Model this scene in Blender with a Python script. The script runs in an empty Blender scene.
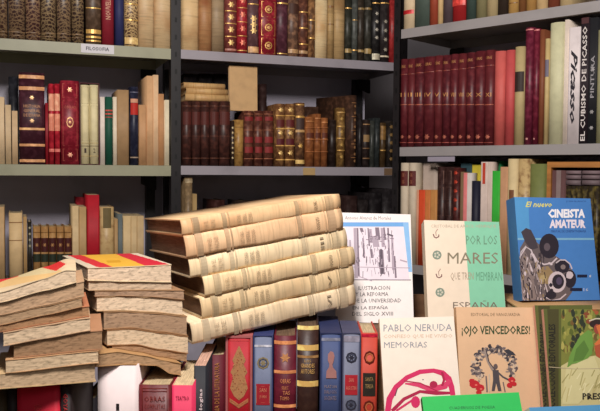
import bpy, bmesh, math, random
from mathutils import Vector, Matrix, noise
random.seed(7)
C = bpy.context.scene.collection
sc = bpy.context.scene
# ------------------------------------------------------------------ camera
F, PITCH, ROLL, CAMZ = 760.0, math.radians(2.66), math.radians(0.40), 1.35
CAM = Vector((0, 0, CAMZ))
cd = bpy.data.cameras.new('camera'); cam = bpy.data.objects.new('camera', cd); C.objects.link(cam)
cd.sensor_width = 36; cd.lens = 36*F/600; cd.clip_start = .02; cd.clip_end = 60
RC = Matrix.Rotation(-PITCH, 3, 'X') @ Matrix.Rotation(-ROLL, 3, 'Y')
cam.matrix_world = Matrix.Translation(CAM) @ (RC @ Matrix.Rotation(math.pi/2, 3, 'X')).to_4x4()
sc.camera = cam
# ------------------------------------------------------------------ world, lights, exposure
w = bpy.data.worlds.new('world'); sc.world = w; w.use_nodes = True
w.node_tree.nodes['Background'].inputs[0].default_value = (1.0, .93, .86, 1)
w.node_tree.nodes['Background'].inputs[1].default_value = .13
def area(name, loc, target, size, energy, col, sy=None):
    l = bpy.data.lights.new(name, 'AREA'); l.energy = energy; l.color = col
    l.size = size
    if sy: l.shape = 'RECTANGLE'; l.size_y = sy
    o = bpy.data.objects.new(name, l); C.objects.link(o); o.location = loc
    o.rotation_euler = (Vector(target)-Vector(loc)).to_track_quat('-Z', 'Y').to_euler()
    return o
area('hanging_lamp', (-.1, .6, 2.13), (.05, 1.9, 1.3), .28, 22, (1, .94, .885))
area('front_fill_light', (.5, -.8, 2.7), (.05, 1.5, 1.05), 1.1, 6, (1, .96, .93))  # added fill from the front, no window stands there
sc.view_settings.view_transform = 'Standard'; sc.view_settings.look = 'None'
sc.view_settings.exposure = .43; sc.view_settings.gamma = 1; sc.view_settings.use_curve_mapping = False

# ------------------------------------------------------------------ projection helpers (points of the place from the photo's frame)
def ray(px, py):
    return (RC @ Vector(((px-300)/F, 1, (205.5-py)/F)))
def P(px, py, Y):
    d = ray(px, py); return CAM + d*(Y/d.y)
def hit(px, py, o, n):
    d = ray(px, py); return CAM + d*((Vector(o)-CAM).dot(n)/d.dot(n))
# ------------------------------------------------------------------ materials
def lin(c):
    return tuple(((v/255)/12.92 if v/255 <= .04045 else ((v/255+.055)/1.055)**2.4) for v in c)+(1,)
MC = {}
def nodes(key):
    m = bpy.data.materials.new(key); m.use_nodes = True
    n = m.node_tree.nodes; return m, n, m.node_tree.links, n['Principled BSDF']
def coords(n, l, scale):
    t = n.new('ShaderNodeTexCoord'); mp = n.new('ShaderNodeMapping'); mp.inputs['Scale'].default_value = scale
    oi = n.new('ShaderNodeObjectInfo'); ml = n.new('ShaderNodeMath'); ml.operation = 'MULTIPLY'; ml.inputs[1].default_value = 7.3
    l.new(oi.outputs['Random'], ml.inputs[0]); l.new(t.outputs['Object'], mp.inputs['Vector']); l.new(ml.outputs[0], mp.inputs['Location'])
    return mp.outputs[0]
def mixc(n, l, fac, a, b):
    r = n.new('ShaderNodeMix'); r.data_type = 'RGBA'
    for i, v in ((6, a), (7, b)):
        if isinstance(v, tuple): r.inputs[i].default_value = v
        else: l.new(v, r.inputs[i])
    if isinstance(fac, (int, float)): r.inputs[0].default_value = fac
    else: l.new(fac, r.inputs[0])
    return r.outputs[2]
def ramp(n, l, src, a, b):
    r = n.new('ShaderNodeMapRange'); r.inputs[1].default_value = a; r.inputs[2].default_value = b
    l.new(src, r.inputs[0]); return r.outputs[0]
def noisef(n, l, vec, scale, detail=4):
    x = n.new('ShaderNodeTexNoise'); x.inputs['Scale'].default_value = scale; x.inputs['Detail'].default_value = detail
    l.new(vec, x.inputs['Vector']); return x.outputs['Fac']
def bumpf(n, l, src, b, st=.3, d=.001):
    x = n.new('ShaderNodeBump'); x.inputs['Strength'].default_value = st; x.inputs['Distance'].default_value = d
    l.new(src, x.inputs['Height']); l.new(x.outputs[0], b.inputs['Normal'])
def mat(c, kind='cloth', c2=None, rough=None):
    key = (kind, tuple(c), tuple(c2) if c2 else None, rough)
    if key in MC: return MC[key]
    m, n, l, b = nodes(kind); a = lin(c)
    dk = tuple(x*.62 for x in a[:3])+(1,)
    b.inputs['Roughness'].default_value = rough if rough is not None else .6
    b.inputs['Specular IOR Level'].default_value = .3
    if kind == 'flat':
        v = coords(n, l, (1, 1, 1)); f = noisef(n, l, v, 60)
        l.new(mixc(n, l, ramp(n, l, f, .35, .75), a, tuple(x*.95 for x in a[:3])+(1,)), b.inputs['Base Color'])
    elif kind == 'cloth':
        v = coords(n, l, (1, 1, 1)); f = noisef(n, l, v, 45, 6)
        l.new(mixc(n, l, ramp(n, l, f, .42, .85), a, tuple(x*.8 for x in a[:3])+(1,)), b.inputs['Base Color']); bumpf(n, l, noisef(n, l, v, 700), b, .15)
    elif kind == 'leather':
        b.inputs['Roughness'].default_value = .42
        v = coords(n, l, (1, 1, 1)); f = noisef(n, l, v, 70, 8)
        hi = lin(c2) if c2 else tuple(min(1, x*1.9+.01) for x in a[:3])+(1,)
        l.new(mixc(n, l, ramp(n, l, f, .46, .72), a, hi), b.inputs['Base Color']); bumpf(n, l, f, b, .35)
    elif kind == 'ornate':      # gilt filigree tooled into leather
        b.inputs['Roughness'].default_value = .4
        v = coords(n, l, (1, 1, 1))
        x = n.new('ShaderNodeTexVoronoi'); x.feature = 'DISTANCE_TO_EDGE'; x.inputs['Scale'].default_value = 105; l.new(v, x.inputs['Vector'])
        y = n.new('ShaderNodeTexWave'); y.wave_type = 'RINGS'; y.inputs['Scale'].default_value = 38; y.inputs['Distortion'].default_value = 9; y.inputs['Detail'].default_value = 2; l.new(v, y.inputs['Vector'])
        s = n.new('ShaderNodeMath'); s.operation = 'MAXIMUM'
        l.new(ramp(n, l, x.outputs[0], .1, .03), s.inputs[0]); l.new(ramp(n, l, y.outputs['Fac'], .72, .95), s.inputs[1])
        l.new(mixc(n, l, s.outputs[0], a, lin(c2)), b.inputs['Base Color'])
    elif kind == 'vellum':
        b.inputs['Roughness'].default_value = .5
        v = coords(n, l, (1, 1, 1)); f = noisef(n, l, v, 14, 8)
        v2 = coords(n, l, (6, 6, 90)); g = noisef(n, l, v2, 2.2, 5)
        c1 = mixc(n, l, ramp(n, l, f, .45, .75), a, lin(c2 or (176, 128, 84)))
        c3 = mixc(n, l, ramp(n, l, g, .5, .8), c1, tuple(x*.6 for x in a[:3])+(1,))
        l.new(c3, b.inputs['Base Color']); bumpf(n, l, g, b, .35, .0015)
    elif kind == 'pages':       # page edges: thin layers along the thickness (local X)
        b.inputs['Roughness'].default_value = .85
        v = coords(n, l, (240, 9, 9)); f = noisef(n, l, v, 3, 3); g = noisef(n, l, coords(n, l, (1, 1, 1)), 40, 6)
        c1 = mixc(n, l, ramp(n, l, f, .35, .65), a, dk)
        l.new(mixc(n, l, ramp(n, l, g, .5, .8), c1, lin(c2) if c2 else dk), b.inputs['Base Color']); bumpf(n, l, f, b, .4)
    elif kind == 'deckle':      # page edges of a book lying flat (local Z)
        b.inputs['Roughness'].default_value = .9
        v = coords(n, l, (14, 14, 520)); f = noisef(n, l, v, 2, 4); g = noisef(n, l, coords(n, l, (1, 1, 2.6)), 120, 6)
        c1 = mixc(n, l, ramp(n, l, f, .38, .68), a, tuple(x*.8 for x in a[:3])+(1,))
        l.new(mixc(n, l, ramp(n, l, g, .5, .72), c1, tuple(x*.5 for x in a[:3])+(1,)), b.inputs['Base Color']); bumpf(n, l, f, b, .3, .0008)
    elif kind == 'metalpaint':
        b.inputs['Roughness'].default_value = .45
        v = coords(n, l, (1, 1, 1)); f = noisef(n, l, v, 9, 8)
        l.new(mixc(n, l, ramp(n, l, f, .5, .85), a, tuple(x*.7 for x in a[:3])+(1,)), b.inputs['Base Color'])
    elif kind == 'gold':
        b.inputs['Roughness'].default_value = .38; b.inputs['Metallic'].default_value = .35
        v = coords(n, l, (1, 1, 1)); f = noisef(n, l, v, 260, 3)
        l.new(mixc(n, l, ramp(n, l, f, .5, .75), a, dk), b.inputs['Base Color'])
    elif kind == 'wood':
        v = coords(n, l, (2, 14, 14)); f = noisef(n, l, v, 5, 6)
        l.new(mixc(n, l, ramp(n, l, f, .35, .7), a, dk), b.inputs['Base Color'])
    MC[key] = m; return m
GOLD = (212, 166, 92)
# ------------------------------------------------------------------ mesh helpers
def finish(bm, name, mats, parent=None, mw=None, smooth=False):
    me = bpy.data.meshes.new(name); bm.normal_update(); bm.to_mesh(me); bm.free()
    for m in (mats if isinstance(mats, (list, tuple)) else [mats]): me.materials.append(m)
    if smooth:
        for p in me.polygons: p.use_smooth = True
    o = bpy.data.objects.new(name, me); C.objects.link(o)
    if parent: o.parent = parent
    if mw is not None: o.matrix_world = mw
    return o
def box(bm, x0, x1, y0, y1, z0, z1, mi=0):
    v = [bm.verts.new((x, y, z)) for x in (x0, x1) for y in (y0, y1) for z in (z0, z1)]
    for q in ((0, 1, 3, 2), (4, 6, 7, 5), (0, 4, 5, 1), (2, 3, 7, 6), (0, 2, 6, 4), (1, 5, 7, 3)):
        bm.faces.new([v[i] for i in q]).material_index = mi
def bevel(bm, w=.001, seg=2):
    bmesh.ops.bevel(bm, geom=bm.edges[:], offset=w, segments=seg, affect='EDGES', profile=.6)
def thing(name, label, cat, mw, group=None):
    o = bpy.data.objects.new(name, None); C.objects.link(o); o.empty_display_size = .02
    o.matrix_world = mw; o['label'] = label; o['category'] = cat
    if group: o['group'] = group
    return o
def structure(name, bm, m):
    o = finish(bm, name, m); o['kind'] = 'structure'; return o
TC = {}
def text_polys(s, bold=0.0, italic=0.0):
    k = (s, bold, italic)
    if k not in TC:
        cu = bpy.data.curves.new('t', 'FONT'); cu.body = s; cu.resolution_u = 1; cu.offset = bold; cu.shear = italic
        ob = bpy.data.objects.new('t', cu); C.objects.link(ob)
        dg = bpy.context.evaluated_depsgraph_get(); me = bpy.data.meshes.new_from_object(ob.evaluated_get(dg))
        vs = [v.co.copy() for v in me.vertices]; fs = [list(p.vertices) for p in me.polygons]
        x0 = min(v.x for v in vs); x1 = max(v.x for v in vs); y0 = min(v.y for v in vs); y1 = max(v.y for v in vs)
        TC[k] = ([((v.x-x0)/(x1-x0), (v.y-y0)/(y1-y0)) for v in vs], fs)
        bpy.data.objects.remove(ob); bpy.data.curves.remove(cu); bpy.data.meshes.remove(me)
    return TC[k]
def flower(n=8, r0=.55, ph=0):
    out = []
    for i in range(2*n):
        r = 1 if i % 2 == 0 else r0
        a = ph+math.pi*i/n; out.append((r*math.cos(a), r*math.sin(a)))
    return out
# ------------------------------------------------------------------ a closed standing book. local: spine faces -Y, thickness X (centred), height Z
class Book:
    def __init__(s, name, w, h, d, mw, label, group, cover, pages=(214, 190, 150), bulge=None, t=.0024, soft=False, cat='book', pagesmat=None, wob=0, over=0, taper=0):
        s.w, s.h, s.d = w, h, d; s.hw = w/2
        s.b = (0.0 if soft else min(.24*w, .0065)) if bulge is None else bulge
        if soft: t = .0006
        s.root = thing(name, label, cat, mw, group)
        s.mw = mw
        bm = bmesh.new(); N = 9; hw = s.hw
        out = [(-hw, d), (-hw, d*.5)]+[(-hw+2*hw*i/(N-1), s.ys(-hw+2*hw*i/(N-1))) for i in range(N)]+[(hw, d*.5), (hw, d)]
        ih = hw-t
        inn = [(-ih, d), (-ih, d*.5)]+[(-ih+2*ih*i/(N-1), s.ys(-ih+2*ih*i/(N-1))+t*1.2) for i in range(N)]+[(ih, d*.5), (ih, d)]
        nz = 2 if not wob else 28
        ro, ri = [], []
        for k in range(nz):
            z = h*k/(nz-1)
            dz = [(0, 0)]*len(out)
            if wob: dz = [((noise.noise(Vector((x*25, z*22+wob*3.1, wob))))*.0022, (noise.noise(Vector((x*30+9, z*30, wob)))*.0018)) for x, y in out]
            ro.append([bm.verts.new((x+a, y+c, z)) for (x, y), (a, c) in zip(out, dz)])
            ri.append([bm.verts.new((x+a, y+c, z)) for (x, y), (a, c) in zip(inn, dz)])
        M = len(out)
        for k in range(nz-1):
            for i in range(M-1):
                bm.faces.new((ro[k][i], ro[k][i+1], ro[k+1][i+1], ro[k+1][i]))
                bm.faces.new((ri[k][i+1], ri[k][i], ri[k+1][i], ri[k+1][i+1]))
            for i in (0, M-1):
                bm.faces.new((ro[k][i], ro[k+1][i], ri[k+1][i], ri[k][i]) if i == 0 else (ro[k+1][i], ro[k][i], ri[k][i], ri[k+1][i]))
        for k in (0, nz-1):
            for i in range(M-1):
                f = (ro[k][i], ri[k][i], ri[k][i+1], ro[k][i+1]); bm.faces.new(f if k == 0 else f[::-1])
        s.cbm, s.cm = bm, [cover]
        def tp(b):
            for v in b.verts: v.co.x = -hw+(v.co.x+hw)*(1-taper*max(0, v.co.y)/d)
        if taper: tp(bm)
        bm = bmesh.new(); e = 0 if soft else (over or .003)
        box(bm, -ih+.0003, ih-.0003, t*1.3, d-(.0002 if soft else .004), e+.0002, h-e-.0002)
        if taper:
            bmesh.ops.subdivide_edges(bm, edges=bm.edges[:], cuts=1, use_grid_fill=True); tp(bm)
        p = finish(bm, 'pages', pagesmat or mat(pages, 'pages'), s.root); p.matrix_local = Matrix.Identity(4)
        s.layers = {}
    def ys(s, x):
        q = min(1, abs(x)/s.hw)
        return -s.b*(1-q*q) if s.b else 0
    def bm(s, part, m):
        if part != 'title_label':
            if m not in s.cm: s.cm.append(m)
            return s.cbm, s.cm.index(m)
        s.nl = getattr(s, 'nl', 0)+1; k = part+str(s.nl)
        if k not in s.layers: s.layers[k] = [bmesh.new(), []]
        L = s.layers[k]
        if m not in L[1]: L[1].append(m)
        return L[0], L[1].index(m)
    def strip(s, z0, z1, c, off=.0005, x0=-1, x1=1, part='gilt_bands', rounded=False):
        m = c if not isinstance(c, tuple) else mat(c, 'gold' if c == GOLD else 'leather')
        bm, mi = s.bm(part, m); N = 7; hw = s.hw
        rows = [(z0, 0), (z0, off), (z1, off), (z1, 0)] if not rounded else [(z0, 0), (z0*.75+z1*.25, off*.8), ((z0+z1)/2, off), (z0*.25+z1*.75, off*.8), (z1, 0)]
        g = []
        for z, o in rows:
            g.append([bm.verts.new(((x0+(x1-x0)*i/(N-1))*(hw+(o*.3 if abs(x0) == 1 else 0)), s.ys((x0+(x1-x0)*i/(N-1))*hw)-o-.0001, z)) for i in range(N)])
        for a in range(len(g)-1):
            for i in range(N-1): bm.faces.new((g[a][i], g[a][i+1], g[a+1][i+1], g[a+1][i])).material_index = mi
    def poly(s, pts, c, off=.0008, part='gilt_ornament', kind='gold'):
        bm, mi = s.bm(part, mat(c, kind) if isinstance(c, tuple) else c)
        n = len(pts); cx = sum(p[0] for p in pts)/n; cz = sum(p[1] for p in pts)/n
        vc = bm.verts.new((cx, s.ys(cx)-off-.0002, cz)); v = [bm.verts.new((x, s.ys(x)-off, z)) for x, z in pts]
        for i in range(n): bm.faces.new((vc, v[i], v[(i+1) % n])).material_index = mi
    def ros(s, z, c=GOLD, r=.3, n=6, off=.0008):
        R = r*s.w; s.poly([(x*R, z+y*R) for x, y in flower(n)], c, off)
    def ring(s, z, rx, rz, c, th=.25, n=8, part='gilt_ornament', off=.0008):
        bm, mi = s.bm(part, mat(c, 'gold'))
        rx *= s.w; rz *= s.w; A = []
        for i in range(n):
            a = 2*math.pi*i/n; k = 1-th
            A.append((bm.verts.new((rx*math.cos(a), s.ys(rx*math.cos(a))-off, z+rz*math.sin(a))), bm.verts.new((k*rx*math.cos(a), s.ys(k*rx*math.cos(a))-off, z+k*rz*math.sin(a)))))
        for i in range(n):
            j = (i+1) % n; bm.faces.new((A[i][1], A[i][0], A[j][0], A[j][1])).material_index = mi
    def frame(s, z0, z1, c, x=.8, th=.0012, off=.0006, part='gilt_ornament'):
        X = x*s.hw
        for a in ([(-X, z0), (X, z0), (X, z0+th), (-X, z0+th)], [(-X, z1-th), (X, z1-th), (X, z1), (-X, z1)]): s.poly(a, c, off, part)
        for sx in (-1, 1):
            xa, xb = sorted((sx*X, sx*(X-th))); s.poly([(xa, z0), (xb, z0), (xb, z1), (xa, z1)], c, off, part)
    def text(s, t, z0, z1, c, x0=-.7, x1=.7, vert=True, off=.0009, bold=0, kind='flat', up=False, italic=0, part='lettering'):
        bm, mi = s.bm(part, mat(c, kind)); vs, fs = text_polys(t, bold, italic); hw = s.hw; V = []
        for a, b in vs:
            if vert:
                if up: x, z = x1+(x0-x1)*b, z0+(z1-z0)*a
                else: x, z = x0+(x1-x0)*b, z1-(z1-z0)*a
            else: x, z = x0+(x1-x0)*a, z0+(z1-z0)*b
            V.append(bm.verts.new((x*hw, s.ys(x*hw)-off, z)))
        for f in fs:
            try: bm.faces.new([V[i] for i in f]).material_index = mi
            except ValueError: pass
    def done(s):
        c = finish(s.cbm, 'cover', s.cm, s.root); c.matrix_local = Matrix.Identity(4)
        for p in c.data.polygons: p.use_smooth = p.material_index == 0 and abs(p.normal.z) < .9
        for k, (bm, ms) in s.layers.items():
            o = finish(bm, k.rstrip('0123456789'), ms, s.root); o.matrix_local = Matrix.Identity(4)
        return s.root

# ------------------------------------------------------------------ bookcases: a front plane for each run of shelving
class Case:
    def __init__(s, D, yaw):
        s.yaw = yaw; s.a = Vector((math.cos(yaw), math.sin(yaw), 0)); s.n = Vector((-math.sin(yaw), math.cos(yaw), 0)); s.o = Vector((0, D, 0))
    def uz(s, px, py, inset=0):
        o = s.o+s.n*inset; p = hit(px, py, o, s.n); return (p-o).dot(s.a), p.z
    def m(s, u, v, z):
        p = s.o+s.a*u+s.n*v; return Matrix.Translation((p.x, p.y, z)) @ Matrix.Rotation(s.yaw, 4, 'Z')
LEFT = Case(2.387, math.radians(20.3)); RIGHT = Case(2.53, math.radians(-43.2))
INS = .012
def zat(case, pts): return sum(case.uz(x, y)[1] for x, y in pts)/len(pts)
ZL1 = zat(LEFT, [(0, 39), (170, 48.5), (300, 56.5), (393, 62.5)]); ZL2 = zat(LEFT, [(0, 164), (170, 165.3), (300, 167), (390, 167.8)])
ZR1 = zat(RIGHT, [(402, 31), (500, 13.5), (600, 0)]); ZR2 = zat(RIGHT, [(400, 147), (500, 145.5), (600, 143.5)])
SPL = ZL1-ZL2; ZL3 = ZL2-SPL; ZR3 = ZR2-(ZR1-ZR2)
SD = .27
post_m = mat((32, 29, 31), 'metalpaint'); slot_m = mat((12, 11, 12), 'flat')
def post(case, u, v, zt, par, w=.0285, flip=1):
    if flip == 2: w, flip = .021, 1
    bm = bmesh.new(); t = .003
    box(bm, 0, w, 0, t, 0, zt); box(bm, 0 if flip > 0 else w-t, t if flip > 0 else w, t+.0002, .034, 0, zt)
    for k in range(int(zt/.05)):
        z = .03+k*.05; box(bm, w*.5-.003, w*.5+.003, -.0006, .0002, z, z+.014, 1)
    o = finish(bm, 'post', [post_m, slot_m], par); o.matrix_world = case.m(u, v, 0)
def shelving(case, u0, u1, zs, shelf_m, label, posts, thick, back=None, ztop=2.05, brackets=True):
    r = thing('steel_shelving_unit', label, 'shelving', case.m((u0+u1)/2, 0, 0), 'steel shelving units')
    for z in zs:
        bm = bmesh.new(); L = u1-u0; e = .0015
        box(bm, 0, L, 0, SD, -e, 0)
        box(bm, 0, L, 0, e, -thick, -e); box(bm, 0, L, SD-e, SD, -thick, -e)
        box(bm, 0, L, e, .014, -thick, -thick+e)
        for q in (0, L-e): box(bm, q, q+e, e, SD-e, -thick+.004, -e)
        finish(bm, 'shelf', shelf_m, r, case.m(u0, 0, z))
    for u, v, fl in posts: post(case, u, v, ztop, r, flip=fl)
    if back:
        bm = bmesh.new(); box(bm, 0, u1-u0, SD+.036, SD+.039, .02, ztop); finish(bm, 'back_panel', back, r, case.m(u0, 0, 0))
    if brackets:
        for z in zs:
            for u in (u0+.002, u1-.05):
                bm = bmesh.new(); v = [bm.verts.new(p) for p in ((0, 0, -.002), (.05, 0, -.002), (.05, 0, -.05), (.04, 0, -.05), (0, 0, -.03))]
                f = bm.faces.new(v); e = bmesh.ops.extrude_face_region(bm, geom=[f]); bmesh.ops.translate(bm, vec=(0, .002, 0), verts=[x for x in e['geom'] if isinstance(x, bmesh.types.BMVert)])
                finish(bm, 'gusset', post_m, r, case.m(u, SD-.01, z-thick+.002))
    return r
def ux(case, px, py=165): return case.uz(px, py)[0]
uA = ux(LEFT, 171.6); uB = ux(LEFT, 180.6); uE = ux(LEFT, 398)
green_m = mat((150, 148, 124), 'metalpaint'); grey_m = mat((150, 143, 150), 'metalpaint'); panel_m = mat((186, 180, 196), 'metalpaint'); grey2_m = mat((148, 142, 142), 'metalpaint')
TK = .0305
shelving(LEFT, uA-.98, uA-.001, [ZL3, ZL2, ZL1, ZL1+SPL], green_m, 'steel shelving unit with greenish shelves at the left of the photo',
         [(uA-.98, -.004, 1), (uA-.002, -.004, 1), (uA-.98, SD+.001, 1), (uA-.032, SD+.001, 1)], TK, panel_m, ZL1+SPL+.05)
shelving(LEFT, uB+.001, uE+.02, [ZL3, ZL2, ZL1, ZL1+SPL], grey_m, 'steel shelving unit with lavender grey shelves in the middle',
         [(uE-.001, -.004, 1), (uB+.002, SD+.001, 1), (uE-.034, SD+.001, 1)], .0265, panel_m, ZL1+SPL+.05)
uF = ux(RIGHT, 399.5)
shelving(RIGHT, uF, uF+.98, [ZR3, ZR2, ZR1, ZR1+.34], grey2_m, 'steel shelving unit angled towards the viewer on the right',
         [(uF-.023, -.0045, 2), (uF+.95, -.0045, 1), (uF, SD+.001, 1), (uF+.945, SD+.001, 1)], .0265, panel_m, ZR1+.39)
# paper label on the left shelf, tape and holders
def shelf_tag(case, x0, x1, y0, y1, c, name, label, cat, txt=None, tc=(60, 60, 70)):
    a, zb = case.uz(x0, y1); b, zt = case.uz(x1, y0)
    bm = bmesh.new(); box(bm, 0, b-a, -.0016, -.0005, 0, zt-zb)
    o = finish(bm, name, mat(c, 'flat'), None, case.m(a, 0, zb)); o['label'] = label; o['category'] = cat
    if txt:
        vs, fs = text_polys(txt, .02); bm = bmesh.new(); V = [bm.verts.new(((b-a)*(.15+.7*u), -.0019, (zt-zb)*(.3+.42*v))) for u, v in vs]
        for f in fs: bm.faces.new([V[i] for i in f])
        q = finish(bm, 'lettering', mat(tc, 'flat'), o); q.matrix_local = Matrix.Identity(4)
shelf_tag(LEFT, 81, 114, 45.6, 52.5, (206, 202, 206), 'shelf_label', 'white paper label with small dark lettering on the top left shelf edge', 'label', 'FILOSOFIA')
shelf_tag(LEFT, 303, 315, 167.9, 175, (176, 146, 100), 'masking_tape', 'short piece of tan tape on the middle shelf edge', 'tape')
shelf_tag(LEFT, 384, 394.5, 168.3, 175.2, (112, 88, 66), 'masking_tape', 'brown tape piece at the right end of the middle shelf edge', 'tape')

# ------------------------------------------------------------------ shelf books
OCT = ['leftmost', 'second from left', 'third from left', 'fourth from left', 'fifth from left', 'sixth from left', 'seventh from left', 'eighth from left', 'ninth from left', 'tenth from left']
def sbook(case, zb, x0, x1, yt, cover, label, group, name='leather_book', ybase=None, d=None, inset=INS, soft=False, deco=(), pages=(206, 184, 146), h=None, yaw=0, roll=0, bulge=None, gap=.0004):
    yb = ybase if ybase is not None else 150
    if case is RIGHT: x0 -= 1; x1 -= 1
    u0, _ = case.uz(x0, yb, inset); u1, _ = case.uz(x1, yb, inset); uc = (u0+u1)/2
    zt = case.uz((x0+x1)/2, yt, inset)[1]
    H = h if h else zt-zb
    wd = u1-u0-2*gap
    dd = d if d else min(.215, max(.11, H*.68)); dd = min(dd, SD-inset-.008)
    M = case.m(uc, inset, zb+.0004)
    if yaw or roll: M = M @ Matrix.Rotation(yaw, 4, 'Z') @ Matrix.Rotation(roll, 4, 'Y')
    cv = cover if not isinstance(cover, tuple) else mat(cover, 'cloth' if soft or name in ('cloth_book', 'paperback', 'slipcased_book') else 'leather')
    B = Book(name, wd, H, dd, M, label, group, cv, pages, soft=soft, bulge=bulge)
    def Z(y): return case.uz((x0+x1)/2, y, inset)[1]-zb
    for q in deco:
        k = q[0]
        if k == 'b': B.strip(Z(q[2]), Z(q[1]), q[3] if len(q) > 3 else GOLD)
        elif k == 'rb':                                   # raised bands, gilt-edged
            for y in q[1]: B.strip(Z(y)-.0022, Z(y)+.0022, q[2], off=.0022, part='raised_bands', rounded=True)
        elif k == 'l': B.strip(Z(q[2]), Z(q[1]), mat(q[3], 'cloth'), off=.0006, x0=-(q[4] if len(q) > 4 else .88), x1=(q[4] if len(q) > 4 else .88), part='title_label')
        elif k == 'r':
            for y in q[1]: B.ros(Z(y), q[2] if len(q) > 2 else GOLD, q[3] if len(q) > 3 else .28)
        elif k == 'f': B.frame(Z(q[2]), Z(q[1]), q[3] if len(q) > 3 else GOLD, off=.0007)
        elif k == 't': B.text(q[1], Z(q[3]), Z(q[2]), q[4], *(q[5] if len(q) > 5 else (-.6, .6)), bold=.015, up=(len(q) > 6 and q[6]), off=.0012)
        elif k == 'h': B.text(q[1], Z(q[3]), Z(q[2]), q[4], *(q[5] if len(q) > 5 else (-.65, .65)), vert=False, off=.0013)
        elif k == 'o': B.ring(Z(q[1]), q[2], q[3], q[4] if len(q) > 4 else GOLD)
    B.done(); return B
G = 'books on the top left shelf'
orn = [((62, 40, 34), (128, 104, 76)), ((58, 38, 34), (124, 100, 74)), ((64, 38, 38), (134, 106, 80)), ((58, 40, 34), (138, 116, 84)), ((60, 42, 38), (132, 108, 80)), ((52, 36, 32), (126, 104, 74))]
for i, (a, b) in enumerate([(-2, 7.5), (8.5, 25), (25.5, 40.6), (41, 56), (56.7, 71), (71.6, 84)]):
    sbook(LEFT, ZL1, a, b, 0, mat(orn[i][0], 'ornate', orn[i][1]), f'brown volume with tan filigree spine, {OCT[i]} of six on the top shelf', G, h=.235, ybase=30,
          deco=[('b', 31.5+i*.6, 32.3+i*.6, (118, 92, 64)), ('b', 35+i*.6, 35.5+i*.6, (118, 92, 64))])
sbook(LEFT, ZL1, 86, 101, 0, (74, 56, 42), 'dark brown book with gilt tail panel beside the filigree set, top left shelf', G, h=.23, ybase=30, deco=[('b', 30, 34), ('b', 36.5, 38.5), ('b', 40.5, 42), ('b', 8, 9)])
sbook(LEFT, ZL1, 102, 114, 0, (132, 30, 44), 'crimson cloth book with vertical gold lettering on the top left shelf', G, 'cloth_book', h=.215, ybase=30, deco=[('t', 'NOUVELLES', -6, 20, (206, 156, 130), (-.45, .45), True)])
sbook(LEFT, ZL1, 115, 124, 0, (42, 46, 88), 'navy blue cloth book beside the crimson one on the top left shelf', G, 'cloth_book', h=.21, ybase=30)
sbook(LEFT, ZL1, 124.6, 138, 0, mat((96, 72, 56), 'ornate', (202, 170, 120)), 'gilt patterned brown book before the two cream vellum volumes, top left shelf', G, h=.22, ybase=30, deco=[('b', 38, 44.5, (208, 172, 112)), ('b', 20, 21), ('b', 4, 5)])
for i, (a, b) in enumerate([(138.6, 154), (154.6, 171)]):
    sbook(LEFT, ZL1, a, b, 0, mat((206, 176, 134), 'vellum'), ['left', 'right'][i]+' one of two cream vellum volumes at the end of the top left shelf', G, 'vellum_book', h=.24, ybase=30)
G = 'books on the top middle shelf'
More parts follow.
